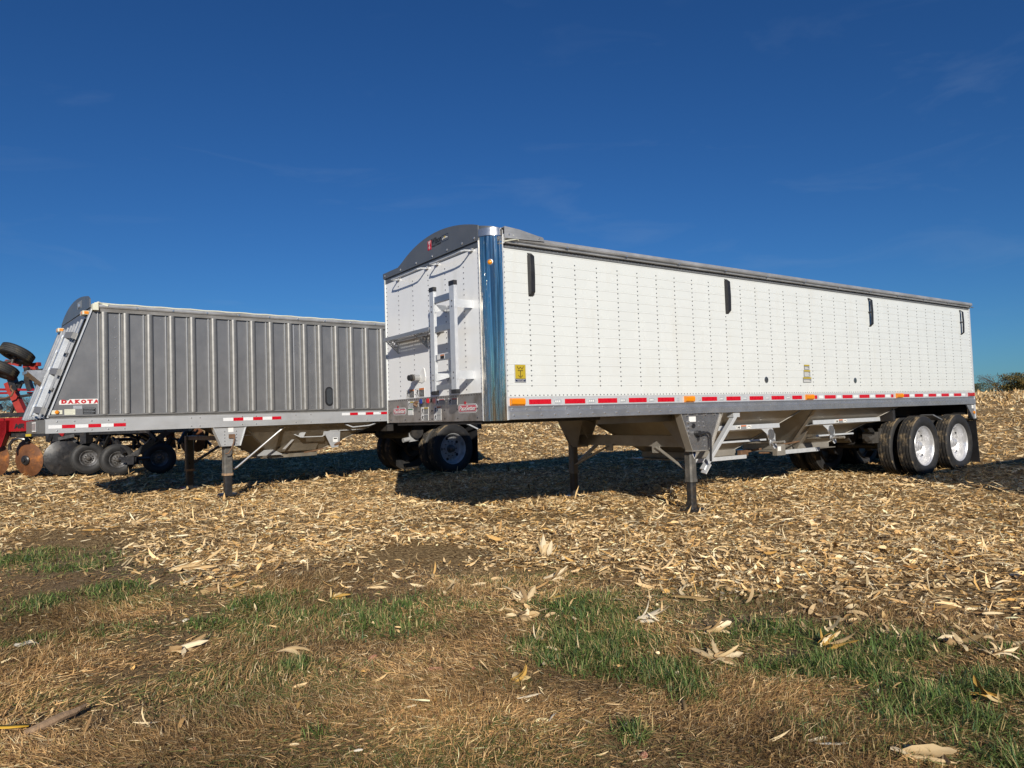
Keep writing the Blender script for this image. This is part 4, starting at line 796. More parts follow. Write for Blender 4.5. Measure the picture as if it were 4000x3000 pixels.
for y0, y1 in ((0.05,0.66),(1.92,2.53)):
    o = MB().bar((10.99,y0,0.95),(10.99,y1,0.95),0.035,0.035).build('flap_hanger', M['dark'], WT, smooth=0)
    MB().prism([(10.985,0.93),(11.0,0.93),(11.075,0.10),(11.06,0.10)], y0+.02, y1-.02, 'y').build('mud_flap', M['black'], o, smooth=0)
b = MB().bar((10.75,.10,1.0),(11.02,.10,.96),.03,.03); b.bar((10.75,.6,1.0),(11.02,.6,.96),.03,.03); b.build('flap_arm', M['dark'], WT, smooth=0)

# ------------------------------------------------------------------ GREY HOPPER TRAILER (local: x along, y away, z up)
GT = thing('grain_trailer', 'grey aluminium hopper grain trailer with upright ribs and a sloping front', 'trailer', (-1.5548, 6.8711, 0), R_(6.5))
GT.rotation_euler = (0, R_(-0.28), R_(6.5))
GW = 2.5; GE = 6.35
# core body
prf = [(-2.66,1.49),(GE-.1,1.49),(GE-.1,3.20),(-2.08,3.20)]
MB().prism(prf, 0.012, GW, 'y').build('body_shell', M['grey_panel'], GT, smooth=0)
ribs = [-2.0,-1.69,-1.34,-1.0,-0.665,-0.31,0.04,0.37,0.71,1.07,1.37,1.68,2.03,2.36,2.70,3.05]
while ribs[-1] < GE-.4: ribs.append(ribs[-1]+0.345)
# flat sheets between the posts
sh = []
for i, s in enumerate(ribs):
    nx = ribs[i+1] if i+1 < len(ribs) else GE-.1
    MB().box(s-0.040+0.004, nx-0.046, 0.0, 0.0115, 1.512, 3.19).build('side_sheet', M['grey_panel'], GT, smooth=0)
MB().prism([(-2.70,1.512),(-2.046,1.512),(-2.046,3.19),(-2.115,3.19)], 0.0, 0.0115, 'y').build('front_corner_sheet', M['grey_panel'], GT, smooth=0)
pr = [(-0.042,0.0),(-0.042,-0.020),(-0.030,-0.020),(-0.028,-0.004),(-0.004,-0.004)]
for k in range(9):
    t = math.pi*k/8; pr.append((0.053-0.055*math.cos(t), -0.004-0.045*math.sin(t)))
pr += [(0.112,-0.004),(0.112,0.0)]
rib_me = MB().prism(pr, 1.535, 3.155, 'z').mesh('side_post', M['grey_rib'], 40)
flm = MB().prism([(-0.044,-0.0005),(-0.044,-0.021),(-0.033,-0.021),(-0.033,-0.0005)], 1.537, 3.15, 'z').mesh('post_flange', M['grey_rail'], 0)  # flange edge made lighter: the light it catches is put into the colour
for s in ribs:
    o = inst('side_post', rib_me, GT, (s, -0.0015, 0)); inst('post_flange', flm, o, (-0.003, -0.002, 0))
b = MB()
for s in (-1.79, 1.24, 1.545):
    for k in range(10): b.dome((s, -0.001, 1.60+k*0.165), (0,-1,0), 0.011, 0.008)
    
b.build('splice_rivets', M['rivet_light'], GT)
MB().box(1.205,1.212,-0.004,-0.001,1.53,3.15).build('sheet_seam', M['alu_light'], GT, smooth=0)
# rails
MB().prism([(0.03,1.535),(-0.030,1.535),(-0.034,1.528),(-0.034,1.513),(-0.006,1.508),(-0.004,1.465),(0.03,1.465)], -2.71, GE, 'x').build('rail_lip', M['grey_rib'], GT, smooth=0)
MB().prism([(-2.745,1.470),(GE,1.470),(GE,1.262),(-2.745,1.262)], -0.045, 0.02, 'y').build('bottom_rail', M['grey_rail'], GT, smooth=0, bevel=0.004)
MB().prism([(0.05,3.155),(-0.040,3.155),(-0.045,3.175),(-0.060,3.205),(-0.078,3.215),(-0.086,3.235),(-0.080,3.262),(-0.060,3.275),(0.05,3.275)], -2.09, GE, 'x').build('top_rail', M['rail_top'], GT, smooth=20)
b = MB().tube([(-2.09+k*.12, -0.055+0.004*math.sin(k*.9), 3.284+0.004*math.sin(k*1.7)) for k in range(70)], 0.011, 6); b.build('tarp_roll_edge', M['cream'], GT)
cm = MB().box(0,.03,-0.09,-0.07,3.225,3.25).mesh('rail_clip', M['rivet_light'], 0)
for k in range(14): inst('rail_clip', cm, GT, (-1.5+k*.55,0,0))
tarp(-2.02, GE, 0.0, GW, 3.262, 0.10, [-0.85,0.55,1.78,2.95,4.2,5.4], M['tarp'], GT, n=80)
for s in (-0.85,0.30,1.75,3.05):
    MB().tube([(s-.35,0.02,3.278),(s-.18,0.25,3.300),(s,0.55,3.36),(s+.1,1.25,3.42),(s+.18,1.9,3.36),(s+.35,2.45,3.278)], 0.016, 6).build('tarp_bow', M['tarp'], GT)
b = MB().tube([(-2.09,-.06,3.26),(-2.04,-.09,3.29),(-1.98,-.06,3.275),(-1.9,-.08,3.25)],0.018,6); b.box(-2.12,-2.04,-0.10,0.02,3.17,3.27); b.build('rope_end', M['cream'], GT)
# bolts and tapes
b = MB()
for s in [-2.60,-2.37,-2.14,-1.91,-1.68,-0.66,-0.52,0.2,0.45,1.2,1.5,2.7,3.0]:
    for z_ in (1.435,1.295): b.dome((s,-0.045,z_),(0,-1,0),0.013,0.011,8)
b.build('rail_bolts', M['rivet_light'], GT)
def tape(s0, n, z0, z1, first):
    for k in range(n):
        red = (k+first)%2
        MB().box(s0+k*0.175+.001, s0+(k+1)*0.175-.001, -0.0485, -0.0455, z0, z1).build('red_reflector' if red else 'white_reflector', M['red_tape' if red else 'white_tape'], GT, smooth=0)
tape(-2.71, 6, 1.330, 1.383, 0); tape(-0.13, 6, 1.362, 1.418, 0); tape(2.15, 6, 1.400, 1.450, 0)
# DAKOTA sign
o = MB().prism([(-2.563,1.690),(-2.565,1.735),(-2.548,1.765),(-2.45,1.752),(-2.42,1.775),(-2.02,1.777),(-2.015,1.700),(-2.50,1.690)], -0.0045, -0.0008, 'y').build('name_plate', M['paper'], GT, smooth=0)
xs = np.linspace(-2.50,-2.065,6)
for ch, x_ in zip('DAKOTA', xs):
    text(ch, 0.072, M['red_ink'], o, (x_,-0.0062,1.733), (1,0,0), (0,0,1), 'sign_letter', bold=0.09, width=0.074)
b = MB()
for ch, x_ in zip('DAKOTA', xs):
    for side in ((-0.030,0.030) if ch in 'AK' else ((0,) if ch == 'T' else ((-0.024,) if ch == 'D' else ()))): b.box(x_+side-.012, x_+side+.012, -0.0072, -0.0055, 1.7055, 1.7115)
    for side in ((-0.024,) if ch == 'D' else ((-0.024,0.022) if ch == 'K' else ())): b.box(x_+side-.011, x_+side+.011, -0.0072, -0.0055, 1.755, 1.761)
b.build('letter_serifs', M['red_ink'], o, smooth=0)
def plabel(x0, x1, z0, z1, m_, lines, lm):
    o = MB().box(x0,x1,-0.004,-0.0008,z0,z1).build('sticker', M[m_], GT, smooth=0); b = MB()
    for k in range(lines):
        zz = z0+(z1-z0)*(k+.5)/lines; b.box(x0+.008,x1-.008-0.02*(k%2),-0.0048,-0.0042,zz-.002,zz+.002)
    b.build('print_lines', M[lm], o, smooth=0)
plabel(-2.377,-2.259,1.622,1.674,'silver_tape',3,'grey_ink'); plabel(-2.495,-2.351,1.508,1.621,'cream',4,'grey_ink'); plabel(-2.249,-2.076,1.520,1.636,'ink',5,'silver_tape')
o = MB().box(-2.665,-2.520,-0.010,-0.0008,1.545,1.608).build('marker_lamp_base', M['cream'], GT, smooth=0, bevel=0.01)
MB().lathe([(0.001,0.028),(0.018,0.024),(0.029,0.012),(0.031,0)], (-2.592,-0.010,1.577), (0,-1,0), 18).build('lamp_lens', M['amber'], o)
# oval window
def oval(cx_, cz_, hw, hh, n=7):
    pts = []
    for sgn, a0 in ((1,0),(-1,math.pi)):
        for k in range(n): t = a0+math.pi*k/(n-1); pts.append((cx_+hw*math.cos(t), cz_+sgn*(hh-hw)+hw*math.sin(t)))
    return pts
o = MB().prism(oval(1.908,1.78,0.080,0.180), -0.016, -0.0008, 'y').build('window_gasket', M['black'], GT, smooth=0, bevel=0.005)
MB().prism(oval(1.908,1.78,0.056,0.155), -0.019, -0.0165, 'y').build('window_pane', M['glass'], o, smooth=0)
# sloping front wall: corrugated sheet, ladder, lamps, arched cap
SLP = Vector((0.59,0,1.67)).normalized(); FN = Vector((-SLP.z,0,SLP.x))
def fp_(n_, t, off=0.0): return Vector((-2.70,n_,1.51))+SLP*t+FN*off
b = MB(); vs = []; fs = []
nn_ = 58
for i in range(nn_+1):
    y_ = GW*i/nn_; ph = (y_/0.29)%1; o_ = 0.05 if ph < 0.34 else (-0.01 if ph > 0.42 else 0.02)
    vs += [fp_(y_,-0.02,o_+.004), fp_(y_,1.63,o_+.004)]
for i in range(nn_): fs.append((2*i,2*i+1,2*i+3,2*i+2))
b.add(vs, fs); b.build('corrugated_front', M['slope'], GT, smooth=15)
MB().bar(fp_(0.0,-.02,0.01),fp_(0.0,1.78,0.01),0.02,0.05,(0,1,0)).build('front_edge_trim', M['alu_light'], GT, smooth=0); b = MB().bar(fp_(GW,-.02,0.0),fp_(GW,1.78,0.0),0.03,0.06,(0,1,0)); b.build('front_edge_trim', M['alu_light'], GT, smooth=0)
b = MB().add([fp_(0.0,1.60,.03),fp_(GW,1.60,.03),fp_(GW,1.80,.03),fp_(0.0,1.80,.03),fp_(0.0,1.60,.0),fp_(GW,1.60,.0),fp_(GW,1.80,.0),fp_(0.0,1.80,.0)],[(0,1,2,3),(7,6,5,4),(0,4,5,1),(1,5,6,2),(2,6,7,3),(3,7,4,0)]); b.build('front_header', M['cap'], GT, smooth=0)
arcg = [(0.0,3.22),(0.02,3.36)]+[(0.04+2.30*k/20, 3.36+0.135*math.sin(math.pi*min(1,(k/20)*0.93+0.07))**0.8 - 0.10*(k/20)**4) for k in range(1,21)]+[(2.42,3.24),(2.42,3.20)]
MB().prism(arcg, -2.145, -2.125, 'x').build('arched_front_cap', M['cap'], GT, smooth=0)
o = MB().box(-2.1475,-2.1455,0.62,0.95,3.30,3.42).build('cap_badge', M['grey_ink'], GT, smooth=0); b = MB()
b.prism([(0.86,3.40),(0.70,3.36),(0.78,3.33),(0.90,3.36)], -2.149,-2.148,'x'); b.build('badge_mark', M['silver_tape'], o, smooth=0); text('SHUR-CO', 0.04, M['ink'], o, (-2.1485,0.785,3.315), (0,-1,0), (0,0,1), 'badge_letters', width=0.2)
for n_, t_ in ((0.10,1.70),(2.18,1.66)):
    o = MB().box(-0.05,0.05,-0.10,0.10,-0.03,0.03).build('lamp_block', M['cream'], GT, smooth=0, loc=fp_(n_,t_,0.06)); MB().box(-0.055,-0.045,-0.045,0.045,-0.022,0.022).build('lamp_lens', M['amber'], o, smooth=0); MB().box(-0.03,0.03,-0.108,-0.10,-0.022,0.022).build('lamp_side_lens', M['amber'], o, smooth=0)
# ladder: a wide near rail, far rail, rungs with end brackets
for n_ in (0.34, 0.74):
    b = MB().bar(fp_(n_,-.02,0.15),fp_(n_,1.36,0.15),0.10 if n_ < .5 else 0.05,0.03,FN); b.bar(fp_(n_-.05 if n_ < .5 else n_,-.02,0.125),fp_(n_-.05 if n_ < .5 else n_,1.36,0.125),0.008,0.06,FN); b.build('ladder_rail', M['alu_light'], GT, smooth=0)
for t_ in (0.15,0.45,0.78,1.08,1.34):
    MB().bar(fp_(0.39,t_,0.135),fp_(0.72,t_,0.135),0.05,0.03,FN).build('ladder_rung', M['alu_light'], GT, smooth=0)
for t_ in (0.07,0.70,1.31):
    b = MB().bar(fp_(0.10,t_,0.11),fp_(0.33,t_,0.175),0.10,0.008,FN); b.bar(fp_(0.10,t_,0.11),fp_(0.09,t_,0.0),0.10,0.008,(0,1,0)); b.build('ladder_bracket', M['grey_rib'], GT, smooth=0)
b = MB()
for t_ in (0.42,1.0): MB().bar(fp_(0.16,t_,0.058),fp_(0.22,t_,0.058),0.07,0.012,FN).build('drain_slot', M['dark'], GT, smooth=0)
# folded-out step box
A = [fp_(0.95,0.82,0.02), fp_(0.95,0.50,0.02)]; B_ = [fp_(1.45,0.82,0.02), fp_(1.45,0.50,0.02)]
tip0 = fp_(0.95,0.66,0.40); tip1 = fp_(1.45,0.66,0.40); tip0.z = A[0].z-0.01; tip1.z = A[0].z-0.01
b = MB(); b.add([A[0],A[1],tip0],[(0,1,2)]); b.add([B_[0],B_[1],tip1],[(0,1,2)]); b.add([A[1],B_[1],tip1,tip0],[(0,1,2,3)]); d_ = Vector((0,0,-0.05)); b.add([tip0,tip1,tip1+d_,tip0+d_],[(0,1,2,3)])
sm_ = b.build('step_bracket', M['alu'], GT, smooth=0); mo = sm_.modifiers.new('thick','SOLIDIFY'); mo.thickness = 0.006
# front bottom fascia with chamfered corner
MB().prism([(-2.745,-0.045),(-2.79,0.20),(-2.80,0.35),(-2.76,1.30),(-2.68,GW),(-2.55,GW),(-2.55,-0.04)], 1.262, 1.468, 'z').build('front_bumper', M['grey_rib'], GT, smooth=0)
o = MB().prism([(-2.803,0.42),(-2.778,1.0),(-2.786,1.0),(-2.811,0.42)],1.285,1.445,'z').build('bumper_plate', M['silver_tape'], GT, smooth=0)
b = MB()
for k in range(7):
    for z_ in (1.30,1.43): b.dome((-2.809+(0.04+k*.08)*.043,0.46+k*.08,z_),(-1,0,0),0.010,0.007)
b.build('plate_rivets', M['paper'], o)

# hopper etc under the grey trailer
MB().box(-2.6, GE-.2, 0.02, GW, 1.27, 1.33).build('floor_sheet', M['hopper_dark'], GT, smooth=0)
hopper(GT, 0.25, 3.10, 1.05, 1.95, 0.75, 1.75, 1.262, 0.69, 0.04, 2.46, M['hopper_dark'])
b = MB()
for a_, c_ in (((0.25,.03,1.255),(1.03,.73,.70)),((3.1,.03,1.255),(1.97,.73,.70))):
    for k in range(12):
        p_ = Vector(a_).lerp(Vector(c_), (k+.5)/12); b.dome(p_, (0,-.7,-.7), 0.010, 0.007)
for k in range(14): b.dome((0.3+k*.2,0.05,1.20),(0,-1,-.6),0.010,0.008)
b.build('hopper_rivets', M['rivet'], GT)
for q_ in ((0.30,1.22,0.30,0.33,1.085,1.10),(1.46,1.60,0.30,0.33,1.07,1.085),(2.0,2.75,0.22,0.25,1.10,1.113)): MB().box(*q_).build('side_ledge', M['alu_light'], GT, smooth=0)
o = MB().add([(1.33,0.42,1.19),(1.52,0.42,1.19),(1.42,0.42,1.015)],[(0,1,2)]).add([(1.50,.28,1.20),(1.56,.28,1.20),(1.22,.5,.79),(1.16,.5,.79)],[(0,1,2,3)]).build('trap_guide', M['alu_light'], GT, smooth=0)
b = MB().bar((1.53,.24,1.21),(1.43,.26,1.02),0.02,0.10,(1,0,0)); b.bar((1.95,.24,1.21),(1.92,.26,1.02),0.02,0.05,(1,0,0)); b.bar((1.50,.24,1.13),(1.96,.24,1.13),0.012,0.02); b.tube([(1.25,.30,1.10),(1.43,.26,1.01),(1.88,.26,1.005),(1.98,.26,1.10)],0.010,6); b.build('trap_rail', M['alu_light'], GT, smooth=0)
b = MB().add([(1.44,.30,1.13),(1.94,.30,1.13),(1.90,.62,.74),(1.06,.62,.74)],[(0,1,2,3)]); b.build('trap_cover', M['hopper_dark'], GT, smooth=0)
b = MB().prism([(0.72,0.70),(0.85,0.79),(1.02,0.79),(1.20,0.70),(1.20,.685),(.72,.685)],0.60,0.62,'y'); b.build('trap_foot', M['grey_rail'], GT, smooth=0)
MB().add([(1.20,.70,.70),(1.05,.70,.70),(1.30,.45,1.03),(1.42,.45,1.04)],[(0,1,2,3)]).build('trap_slide', M['grey_rib'], GT, smooth=0)
o = MB().prism([(1.83,1.105),(2.18,1.095),(2.165,0.90),(2.13,0.79),(1.99,0.775)],0.10,0.110,'y').build('hanger_plate', M['grey_rail'], GT, smooth=0)
MB().box(2.02,2.12,0.095,0.099,0.885,0.975).build('sticker', M['paper'], o, smooth=0); MB().box(2.035,2.105,0.092,0.0945,0.945,0.965).build('sticker_print', M['ink'], o, smooth=0)
b = MB().tube([(2.05,.12,.83),(2.15,.10,.86),(2.2,.14,.84)],0.03,6); b.tube([(1.6,.5,.70),(1.8,.4,.73),(2.0,.3,.78)],0.014,6); b.build('trap_crank', M['brown_steel'], GT)
b = MB().bar((2.27,.06,1.225),(2.42,.05,1.165),0.02,0.05,(0,1,0)); b.bar((2.42,.05,1.165),(2.80,.05,1.185),0.02,0.05,(0,1,0)); b.bar((2.80,.05,1.185),(2.94,.06,1.225),0.02,0.05,(0,1,0)); b.build('hose_rack', M['alu_light'], GT, smooth=0)
o = MB().tube([(1.22,.10,1.255),(1.10,.10,1.255),(1.02,.12,1.20),(0.20,.24,0.53),(0.14,.24,0.50)],0.019,8).build('diagonal_brace', M['rivet_light'], GT); MB().box(1.08,1.22,.085,.115,1.225,1.260).build('brace_foot', M['alu_light'], o, smooth=0)
# landing gear
MB().prism([(-0.295,1.262),(0.275,1.262),(0.169,0.921),(-0.15,0.921)],-0.01,0.0,'y').build('landing_gear_plate', M['grey_rail'], GT, smooth=0)
b = MB()
for s in (-0.10,0.105):
    for k in range(5): b.dome((s,-.01,0.955+k*0.056),(0,-1,0),0.014,0.010,8)
b.build('plate_bolts', M['rivet_light'], GT)
MB().box(-0.035,0.055,-0.0135,-0.0105,1.165,1.245).build('plate_sticker', M['paper'], GT, smooth=0)
b = MB()
for (a,c) in (((-.295,1.262),(-.15,.921)),((.275,1.262),(.169,.921))):
    b.add([(a[0]-.005,-.035,a[1]),(a[0]+.005,-.035,a[1]),(c[0]+.005,-.035,c[1]),(c[0]-.005,-.035,c[1]),(a[0]-.005,.10,a[1]),(a[0]+.005,.10,a[1]),(c[0]+.005,.10,c[1]),(c[0]-.005,.10,c[1])],[(0,1,2,3),(7,6,5,4),(0,4,5,1),(1,5,6,2),(2,6,7,3),(3,7,4,0)])
b.build('plate_flange', M['alu_light'], GT, smooth=0)
for yy in (0.08, 2.2):
    o = octleg(-0.075,0.075,yy,yy+.15,0.42,1.1,.02).build('landing_leg', M['black_metal'] if yy > 1 else M['leg_grey'], GT, smooth=0)
    octleg(-0.082,0.082,yy-.007,yy+.157,0.40,0.44,.02).build('leg_collar', M['wood'], o, smooth=0)
    octleg(-0.064,0.064,yy+.011,yy+.139,-0.02,0.40,.02).build('inner_leg', M['black_metal'], o, smooth=0)
    MB().prism([(-0.17,0.045),(0.18,0.045),(0.12,0.085),(-0.11,0.085)],yy-.04,yy+.22,'y').build('sand_shoe', M['black_metal'], o, smooth=0)
b = MB().tube([(0.03,-.03,1.08),(0.055,-.05,1.06),(0.04,-.06,0.98),(0.0,-.06,0.88),(-0.05,-.05,0.80),(-0.10,-.04,.79)],0.012,8); b.box(-.03,.07,-.04,-.012,1.06,1.13); b.build('crank_handle', M['brown_steel'], GT)
b = MB().bar((0.0,2.25,.52),(0.9,2.05,1.1),0.05,0.05); b.box(-.05,.05,.26,2.2,1.02,1.10); b.build('leg_brace', M['black_metal'], GT, smooth=0)
# running gear
b = MB().box(3.4,GE-.1,0.70,0.80,0.98,1.27); b.box(3.4,GE-.1,1.70,1.80,0.98,1.27); b.box(3.25,3.4,0.1,2.4,1.05,1.27); b.cyl((4.9,0.3,0.59),(4.9,2.2,0.59),0.065,14); b.cyl((4.9,.75,.59),(4.9,.88,.59),.2,18); b.cyl((4.9,1.62,.59),(4.9,1.75,.59),.2,18); b.cyl((4.2,.4,1.0),(4.2,2.0,1.0),.15,18); b.bar((4.2,.75,1.0),(4.9,.75,.55),.1,.12); b.bar((4.2,1.75,1.0),(4.9,1.75,.55),.1,.12)
b.build('running_gear', M['dark'], GT, smooth=0)
b = MB().cyl((3.9,.52,.82),(4.05,.52,.84),0.05,12); b.prism([(4.05,.98),(4.35,1.0),(4.28,.80),(4.05,.78)],.50,.52,'y'); b.build('brake_bracket', M['grey_rail'], GT, smooth=0)
tyB_, trB = tyre_meshes(0.55, 0.27, 0.34, groove=4)
rmB = rim_mesh(0.345, 0.13, M['rim_white']); hB = hub_meshes(0.345, 0.075, 0.10, 'lug', holes=5, hr=0.034); rmC = rim_mesh(0.345, 0.13, M['dark'])
wheel(GT, (tyB_, trB, rmB, *hB), (4.9, 0.05, 0.590), Wd=0.27); wheel(GT, (tyB_, trB, rmC, *hB), (4.9, 0.40, 0.590), hub=False, Wd=0.27)
wheel(GT, (tyB_, trB, rmB, *hB), (4.9, 2.42, 0.590), face=-1, Wd=0.27); wheel(GT, (tyB_, trB, rmC, *hB), (4.9, 2.06, 0.590), face=-1, hub=False, Wd=0.27)
o = MB().box(5.56,5.575,0.02,0.64,0.22,1.12).build('mud_flap', M['black'], GT, smooth=0); MB().bar((5.30,.02,1.12),(5.58,.02,1.00),.03,.05,(0,1,0)).build('flap_strut', M['alu_light'], o, smooth=0)
MB().box(5.56,5.575,1.86,2.48,0.22,1.12).build('mud_flap', M['black'], GT, smooth=0)

# ------------------------------------------------------------------ RED TILLAGE IMPLEMENT (local: x right, y away, z up)
R0, D0 = -10.0, 17.5
wp = CXY+RT*R0+FW*D0
IM = thing('tillage_implement', 'red and black folding disc tillage implement behind the sloping front of the grey trailer', 'farm implement', (wp[0], wp[1], 0), math.atan2(RT[1], RT[0]))
def J(r, z, d=17.5): return Vector((r-R0, d-D0, z))
o = MB().bar(J(-13.6,1.46),J(-8.4,1.47),0.35,0.34).build('main_frame_beam', M['machine_red'], IM, smooth=0, bevel=0.01)
text('MR', 0.155, M['ink'], o, J(-12.10,1.42,17.318), (1,0,0), (0,0,1), 'mr_lettering', bold=0.05, shear=0.3, width=0.25)
MB().bar(J(-13.6,1.705),J(-8.4,1.715),0.2,0.10).build('black_beam', M['black_metal'], IM, smooth=0)
b = MB(); b.prism([(-12.55-R0,1.56),(-12.33-R0,1.57),(-12.34-R0,1.27),(-12.46-R0,0.93),(-12.72-R0,0.85),(-12.72-R0,1.10)], -0.30, -0.27, 'y'); b.prism([(-12.48-R0,1.57),(-12.33-R0,1.57),(-12.36-R0,1.25),(-12.47-R0,.95),(-12.50-R0,.95)], -0.30, -0.10, 'y'); b.build('red_side_bracket', M['machine_red'], IM, smooth=0)
MB().cyl(J(-12.58,0.97,17.2),J(-12.58,0.97,17.14),0.035,12).build('bracket_bolt', M['rivet_light'], IM)
# concave discs
def disc_me(r=0.40, m=M['rust']):
    b = MB().lathe([(0.07,0.075),(r*.35,0.062),(r*.6,0.042),(r*.85,0.012),(r,-0.012),(r-.002,-0.018),(r*.85,0.004),(r*.5,0.04),(0.07,0.066)], (0,0,0), (0,-1,0), 36); return b.mesh('disc_blade', m, 40)
dm = disc_me(); hubm = MB().lathe([(0.11,0.07),(0.115,0.10),(0.09,0.12),(0.045,0.125),(0.045,0.16),(0.001,0.165)], (0,0,0), (0,-1,0), 20).mesh('disc_hub', M['black_metal'])
def disc(r, z, d, yaw, tilt=0.0, sc=1.0, hub=True):
    o = inst('disc_blade', dm, IM, J(r,z,d), (tilt, 0, yaw), (sc,sc,sc))
    if hub: inst('disc_hub', hubm, o)
    return o
disc(-11.78,0.60,17.2,R_(-12),0.05,1.02); disc(-12.35,0.66,17.9,R_(-25),0,1.05); disc(-12.75,0.62,17.5,R_(-20)); disc(-11.9,0.75,18.4,R_(-35)); 
for r, z, d in ((-9.1,0.98,18.6),(-8.75,0.90,19.0),(-8.35,0.92,18.7),(-7.75,0.94,19.2),(-7.45,0.90,19.4),(-7.1,0.94,19.0),(-10.9,0.85,18.9),(-6.7,0.9,19.4)): disc(r, z, d, R_(-55 if r > -8 else -30), 0, 0.80, hub=False)
# tyres
def tyre2(r, wd, rr): 
    a, t = tyre_meshes(r, wd, rr, 'tread_dark', 4); return a, t, rim_mesh(rr, 0.06, M['rim_dirty']), *hub_meshes(rr, 0.05, 0.05, 'lug', holes=4, hr=0.015)
t38 = tyre2(0.38, 0.27, 0.20); t41 = tyre2(0.385, 0.25, 0.20)
def iw(r, z, d, ms, rot, Wd=0.27):
    ty, tr, rm, hb, nut, ho = ms
    o = inst('gauge_wheel', rm, IM, J(r,z,d), rot); inst('tyre', ty, o, (0,Wd*.4,0)); inst('tread', tr, o, (0,Wd*.4,0)); inst('hub', hb, o, (0,.054,0)); inst('lug_nuts', nut, o, (0,.057,0)); return o
iw(-9.66,0.53,17.3,t38,(0,0,R_(42))); iw(-8.70,0.53,17.4,t38,(0,0,R_(33)))
iw(-10.50,0.58,17.5,t38,(0,0,R_(40)))
for rr_, zz_, dd_ in ((-11.05,0.62,17.4),(-11.30,0.66,17.9)):
    o = MB().lathe([(0.001,0.05),(0.12,0.06),(0.28,0.035),(0.43,-0.01),(0.43,-0.02),(0.2,0.03),(0.001,0.04)],(0,0,0),(0,-1,0),32).build('dark_disc_blade', M['black_metal'], IM, loc=J(rr_,zz_,dd_)); o.rotation_euler = (0,0,R_(38))
iw(-12.27,3.12,17.4,t41,(R_(66),R_(18),0)); iw(-12.45,2.72,17.1,t41,(R_(68),R_(16),0))
b = MB().tube([J(-9.55,.55,17.15),J(-9.2,.55,17.15),J(-8.85,.55,17.25)],0.05,8); b.bar(J(-9.45,0.52,17.1),J(-9.08,0.53,17.1),0.10,0.12); b.bar(J(-9.30,0.55,17.1),J(-8.50,1.20,17.5),0.10,0.14); b.bar(J(-9.2,.70,17.3),J(-8.9,1.1,17.6),.05,.05); b.box(*[v for p in ((-9.28-R0,-9.12-R0),(-.5,-.3),(.42,.62)) for v in p]); b.build('wheel_arm', M['black_metal'], IM, smooth=0)
b = MB().bar(J(-8.80,1.28,17.6),J(-8.40,1.30,17.6),0.2,0.20); b.build('red_lug', M['machine_red'], IM, smooth=0); b = MB(); b.prism([(-11.3-R0,1.32),(-11.0-R0,1.32),(-11.08-R0,1.12)],-.1,-.05,'y'); b.build('red_lug', M['machine_red'], IM, smooth=0)
MB().box(-11.83-R0,-11.70-R0,-.34,-.30,1.165,1.225).build('yellow_tag', M['yellow'], IM, smooth=0)
MB().tube([J(-12.02,0.86,16.9),J(-12.03,0.98,16.9),J(-11.95,1.09,16.9),J(-11.82,1.13,16.9),J(-11.70,1.10,16.95)],0.035,8).build('spring_shank', M['black_metal'], IM)
b = MB()
for a_, c_, w_ in ((J(-12.4,1.22),J(-8.0,1.24),.14),(J(-12.0,1.15,18.2),J(-8.6,1.2,18.4),.12),(J(-11.0,1.2),J(-11.3,.7,17.8),.06),(J(-10.7,1.22),J(-10.45,.62,18),.07),(J(-10.6,1.25),J(-10.1,.75,18),.06),(J(-10.2,1.2),J(-10.55,.8,17.8),.05),(J(-9.95,1.2),J(-10.4,.75,17.9),.06),(J(-9.75,1.2),J(-9.55,.95,18.4),.07),(J(-9.45,1.3),J(-9.38,.85,18.6),.08),(J(-9.3,1.3),J(-9.22,.85,18.6),.06),(J(-11.55,1.2),J(-11.3,.9,17.9),.08),(J(-8.0,1.2,18.5),J(-8.15,.7,18.7),.08)):
    b.bar(a_, c_, w_, w_)
_r = random.Random(5)
for k in range(52):
    rr0 = _r.uniform(-12.3,-8.2); a_ = J(rr0,_r.uniform(.95,1.3),_r.uniform(17.4,18.8)); b.bar(a_, a_+Vector((_r.uniform(-.35,.35),_r.uniform(-.2,.2),_r.uniform(-.4,-.05))), _r.uniform(.03,.07), _r.uniform(.03,.09))
b.box(-11.5-R0,-11.15-R0,-.1,.2,1.02,1.2); b.box(-10.6-R0,-10.45-R0,-.2,.1,.95,1.25); b.build('black_toolbar', M['black_metal'], IM, smooth=0)
b = MB().cyl(J(-10.5,0.80,18.6),J(-9.6,0.80,18.6),0.055,10); b.cyl(J(-10.5,0.62,18.9),J(-9.7,0.62,18.9),0.035,10); b.build('rolling_basket_bar', M['brown_steel'], IM)
b = MB().tube([J(-10.4,1.0,18.5),J(-9.95,1.0,18.5),J(-9.92,.98,18.5),J(-9.92,.72,18.5)],0.045,8); b.build('basket_arm', M['black_metal'], IM)
